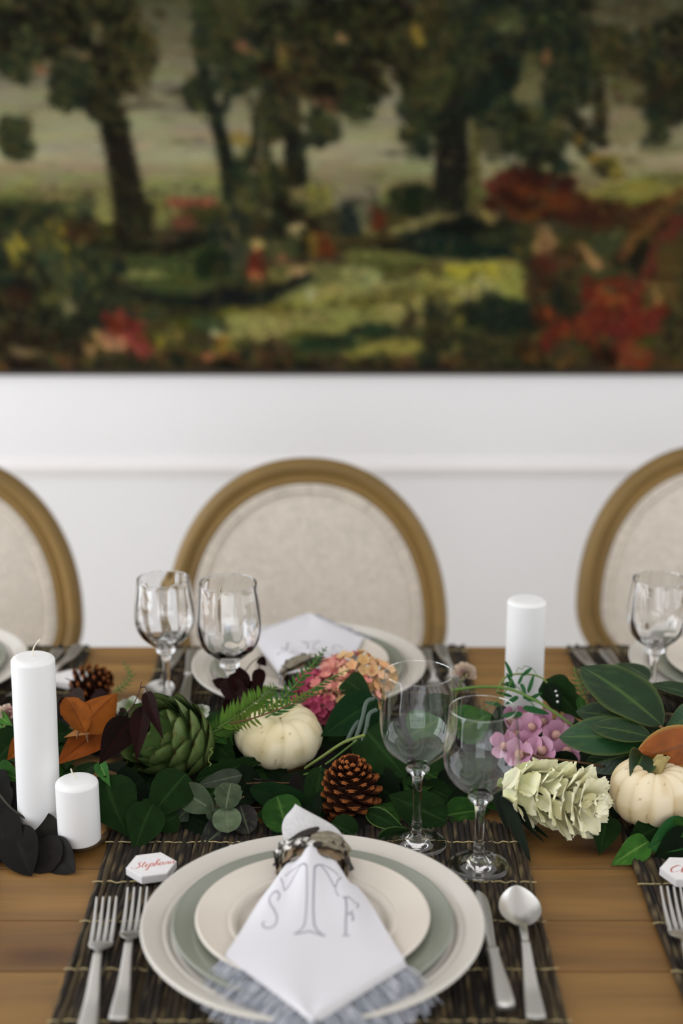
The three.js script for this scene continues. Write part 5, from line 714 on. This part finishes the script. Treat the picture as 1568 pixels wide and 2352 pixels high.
frond('fern frond with pointed leaflets reaching over the blossom head', [[-0.0911, 0.848, -0.023], [-0.0553, 0.858, -0.0551], [-0.0184, 0.868, -0.092], [0.0109, 0.876, -0.1097]], 0.016, 16, { ...FG, top: '#3d6f38', ang: 0.6, one: -1, lw: 0.2 });
frond('arching fern frond with comb-like leaflets across the pumpkin top', [[-0.1346, 0.838, -0.0276], [-0.1063, 0.85, -0.0159], [-0.065, 0.86, -0.0292], [-0.0287, 0.864, -0.0559], [0.0043, 0.865, -0.0658]], 0.0125, 26, { ...FG, top: '#61742f', ang: 1.15, one: 1, stem: M.stemBrown, lw: 0.24 });
frond('low fern frond tucked behind the pumpkin', [[-0.166, 0.82, -0.032], [-0.1398, 0.83, -0.0378], [-0.1101, 0.84, -0.0321]], 0.018, 12, FG);

// ---------------------------------------------------------------- branches with leaves of their own
function branch(name, label, cat, stems, leaves, mat, smat, group) {
  const t = thing(name, label, cat, [0, 0, 0], 0, group);
  for (const [pts, r] of stems) part(t, 'stem', tube(pts, r, 20, 6, 0.6, 0.15), smat);
  for (const [b, e, w, o, n, lm] of leaves) leafAt(t, 'leaf', b, e, w, o, lm ?? mat, n ?? FACE, 0, o.label);
  return t;
}
branch('magnolia_branch', 'magnolia branch with big glossy dark green leaves over the right pumpkin', 'branch', [[[[0.4151, 0.84, 0.0708], [0.3848, 0.86, 0.0674], [0.3686, 0.864, 0.0379]], 0.0028], [[[0.3854, 0.858, 0.0654], [0.3629, 0.845, 0.0348], [0.3496, 0.84, 0.0263]], 0.002]], [
  [[0.3722, 0.864, 0.0379], [0.2931, 0.895, -0.0709], 0.066, { ...MAG, shape: 'elliptic', fold: 0.12, bow: 0.05, wave: 0.02 }, [0.25, 0.55, 0.8]],
  [[0.3577, 0.854, 0.0472], [0.2925, 0.852, 0.0112], 0.031, { ...MAG, shape: 'elliptic', fold: 0.1 }, [0, 0.7, 0.6]],
  [[0.3578, 0.844, 0.035], [0.2594, 0.83, -0.0052], 0.052, { ...MAG, top: '#1b3f1f', shape: 'elliptic', fold: 0.15, bow: 0.06 }, [0, 0.75, 0.66]],
  [[0.3569, 0.83, 0.0287], [0.289, 0.796, 0.0044], 0.036, { ...MAG, shape: 'elliptic' }],
  [[0.4108, 0.875, 0.0884], [0.3338, 0.838, 0.0757], 0.05, { ...MAG, top: '#8f4c16', under: '#173a1c', vein: '#5f3410', edge: '#a8904a', mott: 0.35, shape: 'elliptic', fold: -0.2, bow: 0.1, side: -0.03, label: 'rust coloured underside of a turned leaf' }, [0, 0.35, 0.94]],
  [[0.3416, 0.848, 0.0786], [0.317, 0.83, 0.1186], 0.034, { ...MAG, fold: 0.6, side: 0.1 }],
  [[0.432, 0.875, -0.0074], [0.3716, 0.88, -0.0462], 0.032, { ...MAG, shape: 'elliptic', fold: 0.2 }, UP],
  [[0.389, 0.86, -0.1143], [0.3525, 0.868, -0.1475], 0.03, { ...MAG, under: '#5a805c' }, UP],
  [[0.3444, 0.845, -0.0272], [0.2858, 0.845, -0.048], 0.03, { ...MAG, shape: 'elliptic' }],
  [[0.4193, 0.86, 0.0067], [0.3792, 0.86, 0.0253], 0.04, { ...MAG, top: '#254a26' }], [[0.4054, 0.83, 0.0726], [0.3743, 0.835, 0.0545], 0.05, { ...MAG, top: '#19331d' }],
], M.vcGloss, M.stemBrown);
for (const [label, b, e, w, o, n] of [
  ['broad rust brown magnolia leaf with a pointed tip beside the tall candle', [-0.3086, 0.844, 0.0033], [-0.2708, 0.872, -0.041], 0.05, { fold: -0.25, bow: 0.08, shape: 'ovate' }, [-0.35, 0.4, 0.85]],
  ['rust brown leaf pressed against the tall candle, upper end ragged', [-0.3026, 0.842, 0.0088], [-0.3355, 0.864, -0.0464], 0.036, { fold: 0.3, shape: 'elliptic', nick: 0.15 }, [0.4, 0.3, 0.85]],
  ['lower rust brown leaf folded under the broad one', [-0.2846, 0.828, -0.0423], [-0.3378, 0.805, 0.0184], 0.042, { fold: 0.25, shape: 'ovate', top: '#8f4a1c' }, [0, 0.6, 0.8]],
  ['curled rust leaf lip over the lower rust leaf', [-0.2873, 0.836, -0.0094], [-0.3316, 0.83, -0.0052], 0.014, { fold: 0.5, shape: 'lance', top: '#c08a52' }, [0, 0.9, 0.4]],
  ['tip of a rust brown leaf left of the tall candle', [-0.3716, 0.83, -0.0077], [-0.3949, 0.812, 0.0189], 0.026, { fold: 0.3, shape: 'ovate' }, FACE],
]) { const t = thing('dried_leaf', label, 'leaf', b, 0, 'rust brown magnolia leaves'); leafAt(t, 'blade', [0, 0, 0], V(e).sub(V(b)).toArray(), w, { ...RUST, ...o }, M.vc, n); part(t, 'stalk', tube([[0, 0, 0], V(b).sub(V(e)).multiplyScalar(0.06).toArray(), V(b).sub(V(e)).multiplyScalar(0.12).add(V([0, -0.006, 0])).toArray()], 0.0011, 6, 5), M.stemBrown); }
branch('burgundy_sprig', 'thin sprig of burgundy leaves hanging before the artichoke', 'sprig', [[[[-0.2914, 0.835, -0.0343], [-0.2733, 0.842, -0.0212], [-0.2527, 0.86, -0.0214], [-0.2433, 0.878, -0.0267], [-0.2408, 0.888, -0.0378]], 0.0009], [[[-0.242, 0.882, -0.0333], [-0.2364, 0.884, -0.0312], [-0.2305, 0.878, -0.0161]], 0.0008], [[[-0.2523, 0.86, -0.0188], [-0.2517, 0.858, 0.0147]], 0.0008]], [
  [[-0.2334, 0.88, -0.0273], [-0.2076, 0.858, 0.0654], 0.017, { ...WINE, fold: 0.35, side: 0.05 }], [[-0.2357, 0.868, -0.0133], [-0.2259, 0.845, 0.0948], 0.025, { ...WINE, fold: 0.3, side: -0.04, shape: 'lance' }], [[-0.2466, 0.86, 0.0067], [-0.2751, 0.835, 0.0785], 0.04, { ...WINE, top: '#140604', fold: 0.12 }], [[-0.2823, 0.835, -0.0369], [-0.3029, 0.82, -0.0447], 0.02, WINE],
], M.vc, M.stemRed);
branch('burgundy_sprig', 'dark burgundy sprig at the back under the far goblet', 'sprig', [[[[-0.1075, 0.79, -0.1109], [-0.1245, 0.82, -0.1246], [-0.1378, 0.83, -0.1579], [-0.1617, 0.835, -0.1753]], 0.0012], [[[-0.1254, 0.82, -0.1386], [-0.1094, 0.845, -0.1583], [-0.1055, 0.86, -0.1737]], 0.0009], [[[-0.1282, 0.84, -0.1855], [-0.1165, 0.855, -0.1863], [-0.1076, 0.86, -0.1922]], 0.0008]], [
  [[-0.13, 0.83, -0.1435], [-0.1362, 0.852, -0.1816], 0.03, WINE], [[-0.1253, 0.826, -0.1387], [-0.1617, 0.835, -0.1753], 0.03, WINE], [[-0.1134, 0.82, -0.1246], [-0.1489, 0.82, -0.1528], 0.036, WINE], [[-0.1084, 0.86, -0.186], [-0.0976, 0.854, -0.1735], 0.012, WINE], [[-0.1061, 0.855, -0.1634], [-0.1079, 0.83, -0.1292], 0.018, WINE], [[-0.1262, 0.81, -0.1477], [-0.1587, 0.8, -0.129], 0.04, WINE], [[-0.1086, 0.82, -0.1386], [-0.1267, 0.84, -0.1631], 0.03, WINE], [[-0.1497, 0.83, -0.1652], [-0.1695, 0.835, -0.1723], 0.016, WINE],
], M.vc, M.stemRed);
branch('burgundy_sprig', 'dark burgundy leaves behind the rust leaf and tall candle', 'sprig', [[[[-0.3473, 0.82, -0.0972], [-0.3405, 0.84, -0.1197], [-0.3473, 0.85, -0.1358], [-0.353, 0.852, -0.1367]], 0.0009]], [[[-0.3449, 0.84, -0.1197], [-0.3176, 0.83, -0.0744], 0.03, { ...WINE, top: '#2b2018' }], [[-0.3367, 0.835, -0.1035], [-0.3502, 0.82, -0.0838], 0.03, WINE], [[-0.3283, 0.81, -0.1764], [-0.2962, 0.805, -0.1523], 0.03, WINE], [[-0.2977, 0.81, -0.093], [-0.3243, 0.81, -0.12], 0.03, WINE], [[-0.2685, 0.815, -0.0818], [-0.2945, 0.815, -0.1086], 0.03, { ...WINE, top: '#241410' }]], M.vc, M.stemRed);
branch('smoke_bush_sprig', 'dark purple grey leaves at the feet of the candles', 'sprig', [[[[-0.3999, 0.81, 0.0762], [-0.3659, 0.8, 0.1204], [-0.3365, 0.782, 0.1269], [-0.3027, 0.766, 0.1563]], 0.0014]], [
  [[-0.3906, 0.805, 0.0661], [-0.3694, 0.78, 0.1231], 0.046, { ...PLUM, shape: 'round' }], [[-0.355, 0.78, 0.1089], [-0.3063, 0.768, 0.1618], 0.05, { ...PLUM, shape: 'round', top: '#201d19' }], [[-0.3281, 0.774, 0.1467], [-0.2855, 0.764, 0.1938], 0.04, { ...PLUM, shape: 'elliptic', top: '#272625' }], [[-0.3646, 0.784, 0.1306], [-0.3315, 0.762, 0.1975], 0.046, { ...PLUM, shape: 'elliptic' }], [[-0.3885, 0.79, 0.1011], [-0.3614, 0.764, 0.1716], 0.05, { ...PLUM, shape: 'round' }], [[-0.3321, 0.778, 0.1491], [-0.3109, 0.763, 0.1884], 0.045, { ...PLUM, shape: 'round', top: '#1f1c1a' }], [[-0.4052, 0.81, 0.0539], [-0.3726, 0.795, 0.1003], 0.035, PLUM], [[-0.4002, 0.8, 0.078], [-0.3762, 0.78, 0.1231], 0.05, PLUM], [[-0.3612, 0.78, 0.1027], [-0.3714, 0.772, 0.1381], 0.05, PLUM],
], M.vcMatte, M.stemDark);
branch('eucalyptus_sprig', 'grey green eucalyptus leaves left of the front napkin', 'sprig', [[[[-0.1123, 0.79, 0.0691], [-0.1324, 0.794, 0.0983], [-0.1554, 0.79, 0.0906], [-0.1824, 0.79, 0.0691]], 0.001]], [
  [[-0.1162, 0.802, 0.0376], [-0.1707, 0.796, 0.0547], 0.022, { ...EUC, top: '#3f463a' }], [[-0.1434, 0.79, 0.1032], [-0.1881, 0.796, 0.0613], 0.034, { ...EUC, top: '#46523d', fold: 0.4, shape: 'elliptic' }], [[-0.1392, 0.798, 0.0806], [-0.1457, 0.78, 0.113], 0.02, { ...EUC, fold: 0.5, shape: 'obovate' }], [[-0.1301, 0.794, 0.1088], [-0.1265, 0.81, 0.074], 0.034, { ...EUC, shape: 'round', nick: 0.2 }], [[-0.1296, 0.794, 0.1025], [-0.1269, 0.774, 0.125], 0.033, { ...EUC, shape: 'round', top: '#5f6d53' }], [[-0.1148, 0.79, 0.0906], [-0.1034, 0.77, 0.1196], 0.03, { ...EUC, top: '#33302f', shape: 'round' }], [[-0.1182, 0.776, 0.0951], [-0.1555, 0.764, 0.1382], 0.036, { ...EUC, top: '#2a2a29', shape: 'elliptic' }], [[-0.1725, 0.78, 0.0712], [-0.1893, 0.774, 0.1017], 0.03, { ...EUC, top: '#3a4636' }],
], M.vcMatte, M.stemBrown);
branch('willow_sprig', 'long narrow black green leaves hanging at the mat beside the shorter goblet', 'sprig', [[[[0.1655, 0.795, 0.046], [0.1807, 0.8, 0.0449], [0.1946, 0.8, 0.0561]], 0.001]], [
  [[0.1931, 0.802, 0.0601], [0.241, 0.822, 0.1384], 0.0065, { ...DARK, top: '#171a14', shape: 'blade' }], [[0.1851, 0.8, 0.0505], [0.2207, 0.78, 0.1231], 0.008, { ...DARK, top: '#1a1f18', shape: 'blade', side: -0.1 }], [[0.1805, 0.796, 0.048], [0.2053, 0.764, 0.1716], 0.016, { ...DARK, top: '#1c231c', shape: 'blade' }], [[0.1784, 0.796, 0.048], [0.1861, 0.774, 0.117], 0.016, { ...DARK, top: '#20261f', shape: 'blade' }], [[0.1925, 0.784, 0.0789], [0.2161, 0.765, 0.14], 0.006, { ...DARK, top: '#1b1f18', shape: 'blade', side: 0.15 }], [[0.1957, 0.772, 0.0979], [0.1997, 0.764, 0.1479], 0.008, { ...DARK, shape: 'blade' }], [[0.2063, 0.774, 0.0913], [0.2321, 0.766, 0.1222], 0.005, { ...DARK, shape: 'blade' }],
], M.vc, M.stemDark);
branch('rosemary_sprig', 'sprig of needle leaves before the far candle', 'sprig', [[[[0.1626, 0.83, -0.0744], [0.1911, 0.85, -0.0685], [0.2133, 0.865, -0.1021], [0.2102, 0.868, -0.1092]], 0.0008], [[[0.2463, 0.83, -0.0744], [0.2267, 0.85, -0.0959], [0.2159, 0.86, -0.1001]], 0.0008]], [
  [[0.2135, 0.868, -0.1005], [0.2057, 0.885, -0.1135], 0.005], [[0.2273, 0.868, -0.1063], [0.2394, 0.878, -0.1091], 0.005], [[0.221, 0.86, -0.0972], [0.2283, 0.872, -0.1065], 0.004], [[0.2053, 0.86, -0.1029], [0.2185, 0.86, -0.0944], 0.004], [[0.2247, 0.86, -0.1001], [0.2283, 0.854, -0.0754], 0.005], [[0.2322, 0.852, -0.0884], [0.2416, 0.87, -0.1071], 0.005], [[0.2157, 0.858, -0.0978], [0.2071, 0.87, -0.1115], 0.005], [[0.2191, 0.855, -0.098], [0.1996, 0.86, -0.1001], 0.004], [[0.225, 0.85, -0.0821], [0.2451, 0.848, -0.0704], 0.006], [[0.2196, 0.85, -0.0821], [0.2021, 0.845, -0.0693], 0.006], [[0.23, 0.846, -0.0778], [0.2496, 0.856, -0.0817], 0.005], [[0.2126, 0.848, -0.0868], [0.1926, 0.855, -0.084], 0.004], [[0.224, 0.84, -0.0715], [0.2564, 0.835, -0.063], 0.008], [[0.1973, 0.842, -0.0736], [0.1747, 0.85, -0.0658], 0.005], [[0.2231, 0.835, -0.063], [0.1964, 0.832, -0.0632], 0.008],
].map(([b, e, w]) => [b, e, w, { ...GREEN, top: '#2f5f35', shape: 'blade', vw: 0 }]), M.vc, M.stemGreen);
// bare stems and tendrils
solo('green_vine', tube([[0.1377, 0.85, -0.1015], [0.1718, 0.858, -0.0936], [0.2059, 0.86, -0.0832], [0.2331, 0.856, -0.0625], [0.2719, 0.84, -0.0321], [0.2866, 0.83, -0.0226]], 0.0021, 40, 7, 0.7), M.stemGreen, 'long green vine stem arching behind the goblets', 'stem');
solo('green_vine', tube([[0.1937, 0.85, -0.0931], [0.206, 0.864, -0.1103], [0.2226, 0.868, -0.112], [0.2501, 0.864, -0.1118], [0.2585, 0.858, -0.1077]], 0.0015, 30, 6, 0.8), M.stemOlive, 'olive vine stem looping up before the far candle', 'stem');
solo('green_stalk', tube([[-0.0439, 0.79, -0.0045], [-0.0228, 0.81, 0.0052], [0.0031, 0.83, 0.0083], [0.0278, 0.84, 0.0093]], 0.0018, 24, 6, 1), M.stemOlive, 'pale green cut stem between pumpkin and pine cone', 'stem');
solo('green_stalk', tube([[-0.0754, 0.78, -0.005], [-0.0489, 0.785, 0.0052], [-0.0228, 0.8, 0.0103], [0.0186, 0.83, 0.0022]], 0.0012, 24, 6, 1), M.stemGreen, 'thin green stem curving under the white pumpkin', 'stem');
solo('brown_twig', tube([[-0.1126, 0.785, 0.0259], [-0.0841, 0.788, 0.0296], [-0.0483, 0.785, 0.0259]], 0.0008, 16, 5), M.stemBrown, 'thin brown twig lying on leaves under the pumpkin', 'twig');
solo('brown_twig', tube([[0.2119, 0.81, -0.0068], [0.2461, 0.81, 0.01], [0.2708, 0.81, 0.0171], [0.309, 0.805, 0.0207]], 0.0014, 16, 6), M.stemBrown, 'thin brown twig between mauve florets and kale', 'twig');
solo('tendril', tube([[-0.1534, 0.82, 0.0025], [-0.1561, 0.82, 0.0073], [-0.1524, 0.82, 0.0145], [-0.1565, 0.815, 0.0158], [-0.1575, 0.81, 0.0171], [-0.1538, 0.81, 0.0241], [-0.1548, 0.81, 0.0311]], 0.0007, 40, 5), M.stemOlive, 'curly yellow green tendril right of the artichoke', 'tendril');
solo('tendril', tube([[0.2202, 0.87, -0.1115], [0.2229, 0.875, -0.1165], [0.227, 0.873, -0.1142], [0.2307, 0.876, -0.1185], [0.2402, 0.874, -0.1146], [0.2462, 0.868, -0.1005]], 0.0004, 30, 4), M.stemGreen, 'hair thin tendril in front of the far candle', 'tendril');
for (const [pts, label] of [[[[0.0404, 0.86, -0.0531], [0.0306, 0.86, -0.0424], [0.0252, 0.845, -0.0272], [0.0146, 0.82, -0.0048]], 'longest'], [[[0.0422, 0.852, -0.0372], [0.0336, 0.85, -0.0288], [0.0293, 0.835, -0.0166], [0.0218, 0.82, 0.0001]], 'middle'], [[[0.0233, 0.838, -0.0431], [0.0147, 0.832, -0.0283], [0.0063, 0.82, -0.0146]], 'shortest']]) solo('grey_stalk', tube(pts, 0.0026, 20, 7), stemMat(0x56655a), label + ' of the three grey green stalks left of the taller goblet', 'stem');
{ const t = thing('white_berries', 'three tiny white berries on the leaf right of the far candle', 'berries', [0, 0, 0]); for (const p of [[0.2685, 0.85, -0.0987], [0.2693, 0.847, -0.0919], [0.2685, 0.843, -0.0821]]) { const b = part(t, 'berry', new THREE.SphereGeometry(0.0016, 10, 8), M.wax); b.position.set(...p); } part(t, 'stem', tube([[0.269, 0.85, -0.11], [0.2711, 0.844, -0.0962], [0.2712, 0.835, -0.083]], 0.0006, 8, 5), M.stemGreen); }
frond('faint wispy sprig standing at the back before the far chair', [[-0.3019, 0.81, -0.191], [-0.2851, 0.82, -0.1967], [-0.2797, 0.83, -0.2026], [-0.2909, 0.845, -0.2115]], 0.008, 8, { ...FG, top: '#5a7a45', lw: 0.2 });
frond('wispy sprig left of the largest magnolia leaf', [[0.3045, 0.82, -0.0972], [0.3023, 0.84, -0.1057], [0.2979, 0.86, -0.1288], [0.296, 0.87, -0.1335]], 0.012, 8, { ...FG, top: '#5a7a45', lw: 0.2 });
renderer.render(scene, camera);
